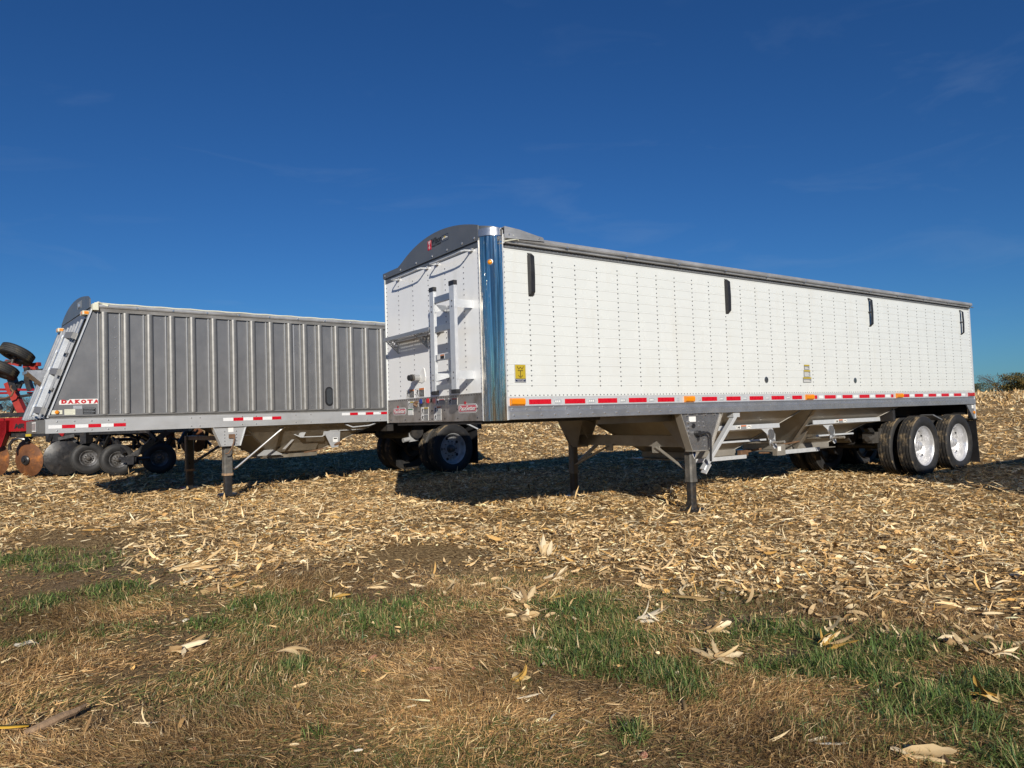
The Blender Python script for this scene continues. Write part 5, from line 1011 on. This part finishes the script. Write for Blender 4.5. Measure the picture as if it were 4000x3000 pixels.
# folded wing
b = MB().bar(J(-12.47,2.52),J(-12.36,2.25),0.14,0.20,(1,0,0)); b.bar(J(-12.38,2.30),J(-12.06,1.60),0.15,0.17,(1,0,0)); b.bar(J(-12.03,2.98,17.7),J(-11.93,2.70,17.7),0.12,0.14,(1,0,0)); b.bar(J(-12.75,3.07,17.8),J(-12.4,2.98,17.8),.12,.10); b.bar(J(-12.3,2.92,17.8),J(-11.85,2.97,17.7),.10,.09); b.build('wing_post', M['faded_red'], IM, smooth=0)
b = MB().bar(J(-12.9,2.355),J(-11.5,2.30),0.1,0.055); b.bar(J(-12.9,2.26),J(-12.35,2.25),0.1,0.05); b.bar(J(-12.2,2.26,17.8),J(-11.5,2.21,17.8),0.1,0.05); b.build('wing_rail', M['machine_red'], IM, smooth=0)
b = MB()
for a_, c_, w_ in ((J(-12.03,2.88),J(-12.02,2.58),.10),(J(-12.02,2.60),J(-11.93,2.30),.12),(J(-12.16,2.52),J(-12.26,2.28),.06),(J(-12.12,2.52),J(-12.4,2.42),.08),(J(-12.0,2.62),J(-11.75,2.58),.09),(J(-12.4,2.62),J(-12.3,2.30),.16),
                   (J(-11.98,2.74),J(-11.3,2.82),.10),(J(-11.95,2.76),J(-11.85,2.68),.15),(J(-11.5,2.82,17.9),J(-11.42,3.0,17.9),.05),(J(-11.42,3.0,17.9),J(-11.2,2.97,17.9),.05),
                   (J(-11.80,2.5),J(-11.62,2.2),.10),(J(-11.89,2.08),J(-12.05,1.76),.05),(J(-11.76,2.10),J(-11.92,1.76),.05),(J(-11.9,1.95),J(-11.75,1.95),.03),(J(-11.95,1.85),J(-11.8,1.85),.03),(J(-12.30,2.1),J(-12.42,1.76),.05),(J(-12.72,2.10),J(-12.40,2.12),.08),(J(-12.40,2.14),J(-11.8,2.20),.06),(J(-12.72,1.98),J(-12.66,1.86),.06)):
    b.bar(a_, c_, w_, w_)
b.build('wing_linkage', M['black_metal'], IM, smooth=0)
MB().tube([J(-12.5,2.10,17.2),J(-12.32,2.12,17.2),J(-12.20,2.17,17.2),J(-12.15,2.27,17.2),J(-12.22,2.35,17.2),J(-12.20,2.42,17.2)],0.022,8).build('spring_tine', M['brown_steel'], IM)
b = MB().cyl(J(-12.30,2.98,17.1),J(-12.1,3.02,17.1),.035,8); b.cyl(J(-12.12,2.95,17.1),J(-12.09,3.05,17.1),.03,8); b.build('wheel_spindle', M['lug'], IM)
MB().tube([J(-12.75,1.62,17.1),J(-12.5,1.60,17.1),J(-12.42,1.66,17.1),J(-12.44,1.72,17.1)],0.014,6).build('hydraulic_hose', M['grey_rail'], IM)
SPLIT_POINT = True

# ------------------------------------------------------------------ third trailer beside the frame: only its shadow reaches the photograph
T3 = thing('grain_trailer', 'white grain trailer parked just past the right edge, its shadow lying behind the rear wheels', 'trailer', (4.72, -9.08, 0), R_(-2.5))
keepn = ('body_shell','side_sheet','roof_rail','tarp','chrome_corner_post','corner_cap','rear_corner_post','side_rail','tape_channel','front_panel','front_apron','front_top_band','arched_front_cap','floor_sheet','hopper_side','hopper_rear_slope','hopper_front_slope','landing_gear_plate','landing_leg','axle','wheel','mud_flap','red_reflector','rear_door_panel','suspension_frame','rear_floor','rivet_band')
for c in kids(WT):
    if c.name.split('.')[0] not in keepn: continue
    q = c.copy(); COL.objects.link(q); q.parent = T3
    for g in kids(c):
        h = g.copy(); COL.objects.link(h); h.parent = q

# ------------------------------------------------------------------ trees
def tree(x, y, zb, H, Wd, cols, dens, label, name='tree', group=None, trunkcol=True, bare=0.0):
    t = thing(name, label, 'tree', (x, y, zb), 0, group)
    b = MB(); rnd = random.Random(int(x*7+y*13)); tips = []
    th = H*0.30
    b.tube([(0,0,-.3),(0.03*H*rnd.uniform(-1,1),0,th*.6),(0,0,th*1.3),(0.02*H,0.01*H,H*.75)], [H*.028,H*.022,H*.016,H*.004], 6)
    for k in range(16 if bare < .5 else 40):
        a = rnd.uniform(0,6.28); z0 = rnd.uniform(.18,.72)*H; l = Wd*rnd.uniform(.28,.52); z1 = z0+l*rnd.uniform(.3,1.1)
        z1 = min(z1, H*.98); p1 = (math.cos(a)*l*.5, math.sin(a)*l*.5, (z0+z1)/2+.02*H); p2 = (math.cos(a)*l, math.sin(a)*l, z1)
        b.tube([(0,0,z0),p1,p2],[H*.010,H*.006,H*.002],5); tips.append(p2); tips.append(p1)
        for q in range(3 if bare < .5 else 5):
            e = (p2[0]+rnd.uniform(-1,1)*Wd*.14, p2[1]+rnd.uniform(-1,1)*Wd*.14, min(H, p2[2]+rnd.uniform(-.02,.14)*H)); b.tube([p1 if q%2 else p2, e],[H*.004,H*.0012],4); tips.append(e)
    b.build('trunk', M['bark'], t)
    N = int(dens*1.7); rg = np.random.default_rng(int(abs(x*31+y)))
    tp = np.array(tips); base = tp[rg.integers(0, len(tp), N)]
    P = base+rg.normal(0, 1, (N,3))*np.array([Wd*.085,Wd*.085,H*.055]); P[:,2] = np.clip(P[:,2], H*.06, H*1.03)
    low = rg.uniform(0,1,N) < .52; a = rg.uniform(0,6.28,N); rr_ = np.sqrt(rg.uniform(0,1,N))*Wd*.5
    P[low] = np.stack([np.cos(a)*rr_, np.sin(a)*rr_, rg.uniform(.02,.62,N)*H],1)[low]
    col = np.array(cols)[rg.integers(0,len(cols),N)]*rg.uniform(.7,1.25,(N,1))
    o = ribbons('crown', P, rg.uniform(0,6.28,N), rg.normal(0,.7,N), np.full(N,H*(.055 if dens > 2000 else .038))*rg.uniform(.5,1.3,N), np.full(N,H*(.046 if dens > 2000 else .030))*rg.uniform(.5,1.3,N), rg.normal(0,.5,N), rg.normal(0,.6,N), col, 1, M['leaves'], taper=.9, kind='stuff')
    o.parent = t; return t
GRN = [(0.08,0.10,0.03),(0.12,0.115,0.04),(0.05,0.07,0.022),(0.20,0.15,0.05)]
YEL = [(0.26,0.18,0.05),(0.17,0.14,0.045),(0.10,0.10,0.035),(0.32,0.21,0.06)]
BRN = [(0.17,0.13,0.10),(0.21,0.155,0.11),(0.12,0.10,0.085)]
def at(az, r): d = math.cos(az)*FW+math.sin(az)*RT; return CXY[0]+r*d[0], CXY[1]+r*d[1]
def azpx(px): return math.atan((px-2000)/2760.9)
specR = [(3783,145,3.3,5.0,GRN,3000,'dense green tree, leftmost beside the trailer rear on the skyline'),(3830,165,3.6,5.0,YEL,3000,'low yellow-green tree on the skyline just right of the trailer'),
         (3893,190,6.0,8.0,BRN,900,'bare grey-brown tree with rounded twiggy crown on the skyline'),
         (3962,150,4.9,4.6,GRN+YEL+YEL,3200,'taller green and yellow tree at the right edge of the photo'),(4018,150,4.3,5.5,YEL,3000,'yellowing tree half cut by the right edge of the photo')]
for px, r, H, Wd, cols, dn, lb in specR:
    x, y = at(azpx(px), r); tree(x, y, float(height(x,y)) if r < 140 else 1.1, H, Wd, cols, dn, lb, 'bare_tree' if dn < 1000 else 'autumn_tree', bare=.6 if dn < 1000 else 0, group='trees along the skyline at right')
k = 0
lbL = ['first','second','third','fourth','fifth','sixth','seventh','eighth','ninth','tenth','eleventh','twelfth']
for px in range(-220, 400, 55):
    r = 200+random.uniform(-15,25); x, y = at(azpx(px), r); H = random.uniform(4.8,6.4)
    tree(x, y, 3.3, H, H*.95, BRN if k%3 else BRN+YEL[:1], 700, lbL[k%12]+' tree from the left of the brown tree line behind the red implement', 'bare_tree', group='brown tree line behind the implement', bare=.6); k += 1

rg_ = np.random.default_rng(3); nS = 9000; aS = rg_.uniform(-1.25, 1.25, nS); hS = 4.2+1.6*np.sin(aS*9)+1.3*np.sin(aS*23+1)+.8*np.sin(aS*51)  # unseen hedge, added to give the chrome post a dark reflection
dS = -(np.cos(aS)[:,None]*FW+np.sin(aS)[:,None]*RT); rS = 62+rg_.uniform(-4,4,nS); PS = np.stack([CXY[0]+dS[:,0]*rS, CXY[1]+dS[:,1]*rS, rg_.uniform(0,1,nS)**.8*hS],1)
o = ribbons('added_hedge', PS, rg_.uniform(0,6.28,nS), rg_.normal(0,.7,nS), rg_.uniform(.5,1.3,nS), rg_.uniform(.4,1.0,nS), rg_.normal(0,.5,nS), rg_.normal(0,.6,nS), np.array(BRN+GRN)[rg_.integers(0,7,nS)]*.8, 1, M['leaves'], taper=.9)
tag(o, 'unseen hedge added behind the viewer to darken the reflection in the chrome corner', 'hedge')
# ------------------------------------------------------------------ grass
GP = [((-4.53,2.6),.42),((-4.21,1.9),.35),((-4.55,.34),.27),((-4.02,.45),.25),((-3.82,-.04),.25),((-3.58,-.16),.23),((-4.0,-.84),.2),((-3.17,-.88),.22),((-2.92,-.93),.18),((-2.94,-1.56),.40),((-2.81,-1.88),.30),((-2.56,-1.89),.38),((-2.75,-1.35),.25),((-2.3,-1.8),.3),((-2.37,-2.19),.2),((-2.09,-2.0),.2),((-1.43,-2.58),.34),((-1.93,-2.95),.27),((-2.22,-2.92),.18),((-1.73,-3.12),.29),((-2.11,-3.31),.22),((-1.11,-3.65),.28),((-1.35,-3.55),.17),((-1.02,-3.88),.17),((-.77,-4.21),.21),((-1.95,-3.72),.2),((-2.3,-3.16),.15),((-2.6,-3.08),.12),((-2.64,-3.38),.09),((-1.55,-3.96),.2),((-1.42,-4.16),.22),((-1.27,-4.36),.26),((-1.77,-4.24),.2),((-1.67,-4.51),.25),((-1.41,-4.67),.21),((-1.98,-4.55),.16),((-1.82,-4.78),.2),((-.96,-4.76),.18),((-.52,-4.66),.12),((-1.45,-4.87),.16),((-3.4,-2.42),.10),((-4.56,-.81),.14),((-3.6,-1.12),.16),((-2.92,-3.68),.07),((-2.08,-3.98),.10),((-1.72,-5.05),.10),((-2.6,-4.1),.08),((-3.6,-3.3),.07),((-0.4,-5.2),.3),((-1.0,-5.4),.3)]
def greenness(x, y):
    g = np.zeros(x.shape)
    for (cx_, cy_), r in GP:
        g = np.maximum(g, np.clip(1.35-np.hypot(x-cx_, y-cy_)/(r*1.22)+0.22*bumps(x*4, y*4, 4, 12), 0, 1))
    return g*np.clip(0.9+0.5*bumps(x*3.5, y*3.5, 3, 11), 0.15, 1.0)
# dead turf
DG = np.array([(0.60,0.38,0.165),(0.48,0.29,0.12),(0.72,0.50,0.25),(0.34,0.195,0.085),(0.31,0.24,0.085),(0.84,0.66,0.39),(0.18,0.105,0.05)])
def deadgrass(r0, r1, dens, wmul, laid):
    n = int(dens*0.85*(r1*r1-r0*r0)); x, y = polar(n, r0, r1, -.85, .85); e = edge(x, y)+0.35*bumps(x*2, y*2, 2, 9)
    clump = bumps(x*3.3, y*3.3+4, 3, 12)
    k_ = rng.uniform(0,1,n) < np.clip((-e+0.55)/0.8, 0.0, 1)*np.clip((0.95 if laid else 0.62)+.42*clump, .18, 1); x = x[k_]; y = y[k_]; clump = clump[k_]; n = len(x)
    swirl = bumps(x*1.1+20, y*1.1, 1, 7)*1.6+math.pi*.5
    if laid:
        L_ = rng.uniform(.025,.082,n); W_ = rng.uniform(.0022,.0048,n)*wmul; pitch = rng.normal(.10,.16,n); curl = rng.normal(0,.4,n); yaw = swirl+rng.normal(0,.9,n); z = rng.uniform(.001,.018,n)
    else:
        L_ = rng.uniform(.018,.060,n)*np.clip(1+.35*clump,.5,1.7); W_ = rng.uniform(.0016,.0034,n)*wmul; pitch = rng.uniform(.35,1.35,n); curl = rng.normal(-.8,.7,n); yaw = swirl+rng.normal(0,1.1,n); z = rng.uniform(-.002,.008,n)
    tone = np.clip(1+.30*bumps(x*2.1, y*2.1+7, 2, 10), .55, 1.35)[:,None]
    col = DG[rng.choice(7, n, p=[.24,.22,.17,.13,.10,.06,.08])]*rng.uniform(.75,1.2,(n,1))*tone
    gm = np.clip(bumps(x*1.7+3, y*1.7, 2, 9)*.40+.09, 0.01, .45)[:,None]+.35*greenness(x, y)[:,None]; gr = rng.uniform(0,1,(n,1)) < gm; col = np.where(gr, np.array([(0.17,0.19,0.06)])*rng.uniform(.6,1.3,(n,1)), col)
    P = np.stack([x,y,height(x,y)+z],1)
    return ribbons('dead_grass', P, yaw, pitch, L_, W_, curl, rng.normal(0,.5,n), col, 1 if laid else 2, M['grass'], taper=1.0, sway=rng.normal(0,.5,n), roll=rng.normal(0,.5,n))
tag(deadgrass(1.5, 3.7, 16500, 1.0, True), 'matted flattened dead grass in the immediate foreground', 'dead grass')
tag(deadgrass(1.4, 3.7, 9500, 1.0, False), 'short standing brown dead grass in the immediate foreground', 'dead grass')
tag(deadgrass(3.7, 6.4, 6500, 1.4, True), 'flattened dead grass between the green tufts', 'dead grass')
tag(deadgrass(3.7, 6.4, 3800, 1.35, False), 'standing brown dead grass between the green tufts', 'dead grass')
tag(deadgrass(6.4, 13.0, 1100, 2.2, True), 'thin dead grass along the left edge of the field', 'dead grass')
def greengrass(r0, r1, dens, wmul):
    n = int(dens*0.85*(r1*r1-r0*r0)); x, y = polar(n, r0, r1, -.85, .85); g = greenness(x, y)
    # clump toward tuft centres
    k_ = rng.uniform(0,1,n) < g**1.3; x = x[k_]; y = y[k_]; g = g[k_]; n = len(x)
    cell = 0.055; cxq = (np.floor(x/cell)+.5)*cell+.02*np.sin(np.floor(y/cell)*7.7); cyq = (np.floor(y/cell)+.5)*cell+.02*np.sin(np.floor(x/cell)*5.3)
    out_ = np.arctan2(y-cyq, x-cxq)+rng.normal(0,.8,n); x = x*.55+cxq*.45; y = y*.55+cyq*.45
    L_ = rng.uniform(.03,.10,n)*(.5+.6*g); W_ = rng.uniform(.0022,.0042,n)*wmul
    pitch = rng.uniform(.55,1.45,n); curl = rng.normal(-1.0,.7,n)
    pal = np.array([(0.10,0.165,0.036),(0.135,0.205,0.048),(0.07,0.12,0.030),(0.19,0.23,0.07),(0.08,0.145,0.065),(0.46,0.36,0.16)]); col = pal[rng.choice(6, n, p=[.22,.20,.14,.16,.08,.20])]*rng.uniform(.65,1.3,(n,1))
    P = np.stack([x,y,height(x,y)-.002],1)
    return ribbons('green_grass', P, out_, pitch, L_, W_, curl, rng.normal(0,.5,n), col, 3, M['grass'], taper=.8)
tag(greengrass(1.5, 4.2, 14000, 1.1), 'green grass tufts in the foreground turf', 'grass')
tag(greengrass(4.2, 10.5, 5200, 1.6), 'green grass clumps along the field edge', 'grass')

# ------------------------------------------------------------------ individual husks, cobs, stick on the grass
HP = [(0.66,0.50,0.28),(0.54,0.38,0.19),(0.74,0.61,0.40),(0.38,0.25,0.12)]
def husk(x, y, n, L0, W0, yaw, spread, up, label, pal=HP, name='corn_husk', cat='corn husk', curl=0.8, lift=.008, group=None, gold=False):
    rg = np.random.default_rng(int(abs(x*991+y*577)*10)); up = up*.55; n = n+(3 if n > 2 else 0); W0 = W0*.85; spread = spread*1.25
    yaws = yaw+rg.uniform(-1,1,n)*spread; pit = rg.uniform(-.05,.25,n)+up*rg.uniform(.6,1.2,n); L_ = L0*rg.uniform(.45,1.1,n); W_ = W0*rg.uniform(.35,1.2,n)
    k = 9; vs = []; fs = []; cs = []
    for i in range(n):
        p = Vector((rg.uniform(-1,1)*L0*.16, rg.uniform(-1,1)*L0*.16, lift+rg.uniform(-.004,.016))); d_yaw = yaws[i]; base_i = len(vs); sw = rg.normal(0,.5); cu = rg.normal(-.3,curl); rl = rg.normal(0,.5); tw = rg.normal(0,.8)
        c = np.array(pal[rg.integers(0,len(pal))])*rg.uniform(.85,1.1)
        for s in range(k):
            t = s/(k-1); a = d_yaw+sw*t; q = pit[i]+cu*t; d = Vector((math.cos(q)*math.cos(a), math.cos(q)*math.sin(a), math.sin(q)))
            side = Vector((-math.sin(a), math.cos(a), 0)); upv = d.cross(side)*-1; r_ = rl+tw*t; w3 = (side*math.cos(r_)+upv*math.sin(r_)); nrm = w3.cross(d)
            wd = W_[i]*.5*np.interp(t,[0,.15,.45,.8,1],[.55,.85,1,.7,.10])*(1+rg.normal(0,.13))
            for u in (-1,-.5,0,.5,1):
                cup = (1-u*u)*wd*.45; z = p+w3*(u*wd)+nrm*cup*(1 if (i%2) else -1)
                z.z = max(z.z, .001); vs.append(z); st_ = 1+.10*math.sin(u*9+i)+rg.normal(0,.03); cs.append(c*st_)
            p = p+d*(L_[i]/(k-1))
        for s in range(k-1):
            for u in range(4): q = base_i+s*5+u; fs.append((q,q+1,q+6,q+5))
    me = bpy.data.meshes.new(name); me.from_pydata([tuple(v) for v in vs], [], fs); me.shade_smooth()
    ca = me.color_attributes.new('Col','FLOAT_COLOR','POINT'); ca.data.foreach_set('color', np.concatenate([np.clip(np.array(cs),0,1), np.ones((len(cs),1))],1).astype(np.float32).ravel()); me.materials.append(M['residue'])
    o = bpy.data.objects.new(name, me); COL.objects.link(o); o.location = (x, y, float(height(x,y))+.006); tag(o, label, cat, group); return o
cr_ = -0.61      # yaw of the picture's right-hand direction
DK = [(0.20,0.13,0.06),(0.27,0.18,0.08)]; GD = [(0.50,0.30,0.07),(0.60,0.45,0.22)]; WH = [(0.76,0.68,0.53),(0.66,0.57,0.42)]
GL = 'corn husks lying at the field edge'
husk(-3.89,-1.66,5,.22,.055,cr_,.35,.1,'pale husk bundle lying alone on brown grass at the left', group=GL)
husk(-1.73,-2.16,9,.20,.045,cr_+1.8,.8,.95,'upright corn husk with splayed leaves at the middle of the field edge', group=GL)
husk(-1.97,-2.47,5,.15,.075,cr_+.4,.5,.1,'broad husk lying flat in front of the upright splayed husk', group=GL)
husk(-1.60,-2.25,6,.17,.03,cr_-.2,.9,.35,'drooping husk strips touching the upright husk on its right', pal=GD, group=GL)
husk(-1.35,-3.42,6,.17,.07,cr_,.35,.15,'rounded pale husk among green grass right of centre', group=GL)
husk(-1.65,-3.75,8,.15,.06,cr_+.4,1.4,.25,'crumpled pale husk pile on the grass below the rounded one', group=GL)
husk(-1.08,-3.99,7,.19,.045,cr_,1.3,.35,'spiky husk with one upright point beside the dark green tuft', pal=HP+GD[:1], group=GL)
husk(-.56,-4.44,6,.14,.05,cr_+2.2,.8,.6,'pale husk standing among soil near the right edge', group=GL)
husk(-.65,-4.63,8,.15,.03,cr_+.7,1.3,.5,'curly tangled husk at the far right edge', curl=2.2, group=GL)
husk(-1.14,-4.85,6,.13,.04,cr_+3.0,.7,.3,'golden frayed husk in grass at the lower right', pal=GD, group=GL)
husk(-1.95,-4.84,3,.21,.055,cr_-.5,.12,.02,'large smooth husk with golden underside at the bottom right', pal=[(0.72,0.58,0.38),(0.60,0.45,0.25)], curl=.3, group=GL)
husk(-2.13,-4.57,2,.20,.035,cr_-.2,.2,.05,'long pale husk lying left of the large smooth one', pal=WH, curl=.4, group=GL)
husk(-2.75,-3.53,1,.12,.03,cr_,.1,0,'short white husk piece lying crosswise at bottom centre', pal=WH, curl=.3, group=GL)
husk(-2.79,-3.82,1,.11,.016,cr_+1.15,.1,.1,'slim white husk sliver pointing up on brown grass', pal=WH, curl=.3, group=GL)
husk(-3.46,-3.67,1,.15,.022,cr_,.1,.02,'white curved husk strip at the very bottom left of centre', pal=WH, curl=1.0, group=GL)
husk(-3.55,-3.60,1,.055,.022,cr_+.1,.1,0,'small cream husk chip beside the white curved strip', pal=WH, curl=.2, group=GL)
husk(-4.0,-2.75,1,.06,.024,cr_+2.2,.1,.2,'small pale leaf standing on brown grass at lower left', pal=WH, curl=.2, group=GL)
husk(-2.43,-3.46,1,.12,.02,cr_+.05,.1,0,'thin white husk strip lying on green grass below centre', pal=WH, curl=.3, group=GL)
husk(-3.45,.8,8,.42,.05,cr_+.1,.35,.12,'wide husk pile on bare soil left of centre', group=GL)
husk(-2.72,-1.15,7,.13,.05,cr_+.5,1.2,.5,'tan crumpled husk in the green clump left of centre', pal=GD+HP[:1], group=GL)
husk(-.70,-1.05,5,.22,.06,cr_+1.4,.6,.75,'upright husk in the field behind the splayed one', group=GL)
husk(-2.39,-1.03,3,.22,.04,cr_,.25,.05,'smooth stalk-like husk on soil left of the splayed husk', group=GL)
husk(-1.20,-1.75,6,.24,.05,cr_,.5,.25,'loose husk heap just right of the splayed husk', group=GL)
husk(-2.19,-3.75,1,.13,.018,cr_+1.5,.1,.5,'dark brown upright leaf in grass right of centre', pal=DK, name='corn_leaf', cat='corn leaf', group=GL)
husk(-2.30,-4.09,2,.15,.035,cr_+1.2,.3,.35,'brown curled leaf at lower right of centre', pal=DK, curl=1.2, name='corn_leaf', cat='corn leaf', group=GL)
husk(-.95,-3.52,2,.34,.030,cr_-.35,.05,0,'long dark stalk leaf lying on soil at the right', pal=DK, curl=.1, name='corn_leaf', cat='corn leaf', group=GL)
husk(-.95,-2.75,2,.36,.032,cr_-.55,.05,0.05,'long tan leaf slanting down across the residue right of centre', pal=[(0.33,0.22,0.09)], curl=.1, name='corn_leaf', cat='corn leaf', group=GL)
husk(-1.45,-3.0,4,.20,.03,cr_+.1,.5,.1,'white husk strips at the right end of the green clump', pal=WH, group=GL)
husk(-4.61,-.89,3,.16,.05,cr_,.5,.1,'greyish husk at the far left edge', pal=[(0.5,0.46,0.38)], group=GL)
husk(-3.72,-1.05,1,.06,.03,cr_+1.4,.1,.5,'small white leaf by the green tufts at left', pal=WH, group=GL)
husk(-2.63,-3.32,3,.12,.03,cr_+.4,.9,.2,'small tan husk curls beside the red cobs', pal=GD+HP[:1], curl=1.6, group=GL)
husk(-2.16,-2.9,3,.14,.035,cr_+1.5,.6,.4,'forked pale husk standing in grass right of centre', curl=1.4, group=GL)
husk(-3.40,-2.10,3,.18,.03,cr_+.3,.6,.1,'small husk pieces on brown grass left of centre', group=GL)
def cob(x, y, yaw, L_, r, label):
    b = MB(); prof = [(0.001,0),(r*.7,.004),(r,L_*.15),(r*.95,L_*.6),(r*.7,L_*.93),(0.001,L_)]
    d = Vector((math.cos(yaw), math.sin(yaw), .04)); b.lathe(prof, (0,0,r*.8), d, 12)
    u = d.orthogonal().normalized(); v = d.cross(u).normalized(); u = v.cross(d).normalized()
    for i in range(int(L_/.008)):
        for j in range(10):
            t = 2*math.pi*(j+(i%2)*.5)/10; rr = np.interp((i+.5)*.008/L_, [0,.15,.6,.93,1],[.7,1,.95,.7,0])*r
            b.dome(Vector((0,0,r*.8))+d.normalized()*((i+.5)*.008)+(u*math.cos(t)+v*math.sin(t))*rr, u*math.cos(t)+v*math.sin(t), .0038, .003, 4)
    o = b.build('corn_cob', M['cob'], None); o.location = (x, y, float(height(x,y))-.004); o.scale = (.8,.8,.8); return tag(o, label, 'corn cob', 'red cobs lying in the grass')
M['cob'] = mat('red_cob', (0.30,0.085,0.05), 0.8, var=0.3, vscale=60, col2=(0.48,0.27,0.18), c2pos=(0.42,0.56), c2scale=90)
cob(-3.04,-2.55,cr_+1.1,.07,.016,'red corn cob standing tilted, leftmost of the three in the middle')
cob(-2.88,-2.91,cr_+.05,.10,.015,'red corn cob lying crosswise, middle of the three at centre')
cob(-2.70,-3.06,cr_+1.5,.05,.013,'short red cob at the edge of the green grass, right of the crosswise one')
cob(-4.06,-3.14,cr_+.6,.04,.014,'small red cob at the bottom left')
cob(-2.71,-4.27,cr_+1.0,.05,.014,'small red cob at the bottom right of centre')
o = MB().tube([(-.02,-.03,.015),(.05,.0,.022),(.11,.045,.026),(.16,.08,.022),(.21,.12,.03)],[.016,.020,.019,.015,.006],8).build('broken_stick', M['wood']); o.location = (-4.56,-2.50,float(height(-4.56,-2.5))+.006); tag(o, 'weathered broken stick lying in dead grass at the left edge', 'stick')
o = MB().add([(-.16,.06,.02),(-.10,.03,.03),(-.04,0,.026),(.03,-.01,.018),(.035,.015,.02),(-.03,.028,.028),(-.09,.055,.034),(-.15,.085,.024)],[(0,1,6,7),(1,2,5,6),(2,3,4,5)]).build('yellow_strap', M['kraft'], smooth=60); o.location = (-4.60,-2.46,float(height(-4.6,-2.46))+.012); mo = o.modifiers.new('thick','SOLIDIFY'); mo.thickness = .003; tag(o, 'yellow strap end lying by the broken stick at the left edge', 'strap')
